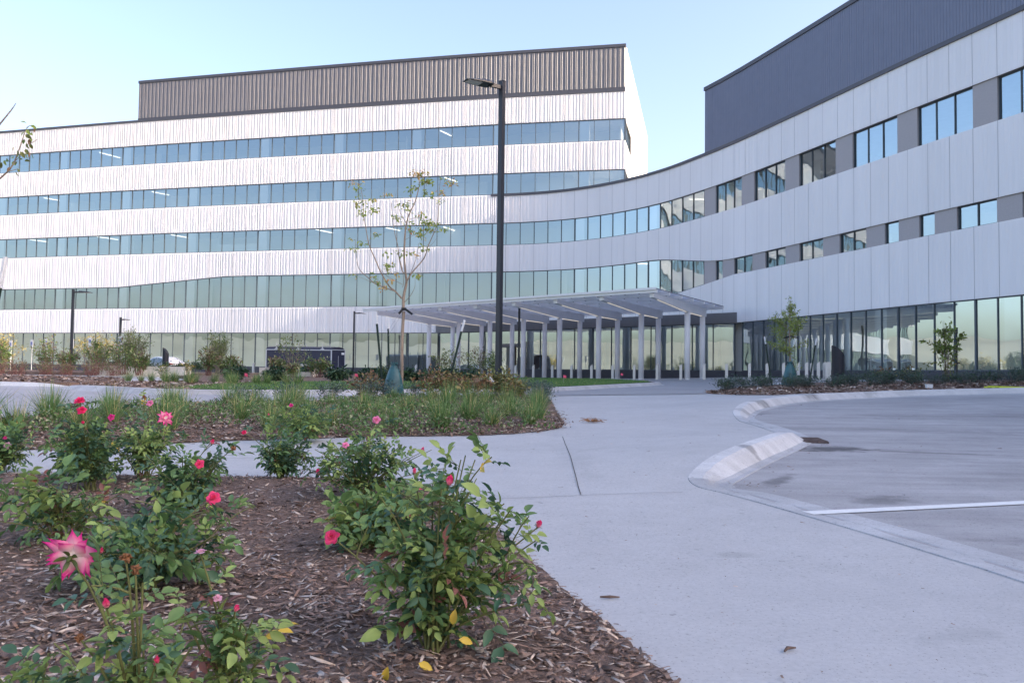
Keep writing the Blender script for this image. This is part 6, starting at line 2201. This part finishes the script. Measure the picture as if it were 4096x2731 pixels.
    water_bag(9.55, 28.35, zb - .03, .84, .55, 'dark green watering bag at the foot of the tree in the right hand bed')
    t_post(9.02, 28.4, zb, (8.72, 28.4, 2.36), .15, 'dark stake leaning left beside the right hand young tree')
    t_post(10.25, 28.5, zb, (10.56, 28.5, 2.34), .15, 'dark stake leaning right beside the right hand young tree')
    # ---- tree mostly outside the picture at the left: a branch and its stake reach in
    x0, y0 = -6.55, 9.25
    zb = ZBED2(x0, y0)
    t = thing('young_tree', 'young tree at the left picture edge, only branch tips with large leaves in view', 'tree', (x0, y0, zb))
    q = lambda u, v, d=0: np.array([(u * .1244 - 1176) / 1890 * 9.0 - x0 + .02, d + 9.0 - y0, (845 - 218.2 - v * .1244) * 9.0 / 1890 + .95 - zb])
    mb = MB()
    mb.tube([(0, 0, -.05), (.02, 0, 1.0), (.05, 0, 1.8), (.03, 0, 2.6), (.0, 0, 3.4), (-.05, .1, 4.2)], [.04, .036, .03, .022, .014, .005], 8)
    br = [[np.array([.05, 0, 1.9]), q(-300, 1650), q(0, 1370), q(100, 1220), q(200, 920), q(265, 690), q(320, 530)], [q(60, 1290), q(120, 1180), q(170, 1130)], [q(0, 1378), q(90, 1355), q(160, 1330)],
          [q(320, 910), q(360, 835), q(440, 825), q(515, 770)], [np.array([.02, 0, 2.6]), q(-200, 500), q(0, 240), q(60, 150), q(95, 88)], [q(320, 560), q(350, 520), q(400, 505)]]
    for b in br:
        mb.tube([tuple(p) for p in b], list(np.linspace(.012 if len(b) > 4 else .005, .003, len(b))), 6, cap=False)
    rng = np.random.default_rng(9)
    for _ in range(9):
        a = np.array([.03, 0, rng.uniform(1.9, 3.6)]); e = a + np.array([rng.uniform(-.9, .1), rng.uniform(-.8, .8), rng.uniform(.3, .9)])
        mb.tube([a, (a + e) / 2, e], [.01, .007, .003], 5, cap=False)
        br.append([a, e])
    mb.build('trunk', M['bark'], t, True)
    L = [(310, 470, .6), (350, 490, .4), (300, 580, .2), (300, 640, -.3), (280, 770, -.5), (330, 730, -.2), (375, 770, -.4), (420, 690, .3), (350, 710, .2), (455, 560, -.6), (140, 930, -.9), (235, 940, -.5), (215, 1010, -.6), (275, 1030, -.8), (320, 960, -.7),
         (395, 1010, -.4), (340, 1040, -.8), (380, 860, .1), (420, 870, .2), (190, 1090, .3), (235, 1150, .5), (100, 1320, .3), (150, 1380, -.6), (215, 1340, -.2), (30, 1100, .2), (50, 1180, -.5), (10, 1200, -.6), (0, 1130, .1), (-60, 1150, 0), (-90, 1220, -.4)]
    P = [q(u, v, rng.normal(0, .06)) for u, v, _ in L]
    D = [nrm(np.array([rng.normal(.2, .5), rng.normal(-.2, .4), -.5 + w])) for _, _, w in L]
    for a in br[6:]:
        for _ in range(12):
            P.append(a[0] + (a[1] - a[0]) * rng.uniform(.3, 1) + rng.normal(0, .06, 3)); D.append(nrm(rng.normal(0, 1, 3) + np.array([0, 0, -.5])))
    n = len(P)
    scatter('crown', *LEAF, P, D, nrm(rng.normal(0, .4, (n, 3)) + np.array([0, -.8, .5])), rng.uniform(.055, .085, n), rng.choice(4, n, p=[.45, .2, .25, .1]), [G_TREE[0], G_SHR[0], G_GOLD[2], G_OAK[0]], t)
    t_post(-6.0, 9.15, ZBED2(-6, 9.15), (-5.57, 9.0, 2.17), .17, 'white tipped dark stake at the left picture edge')


# ------------------------------------------------------------------ go
build_camera()
build_light()
build_ground()
build_mulch()
build_building()
build_canopy()
build_furniture()
build_car()
build_trailer()
build_roses()
build_grass()
build_shrubs()
build_trees()
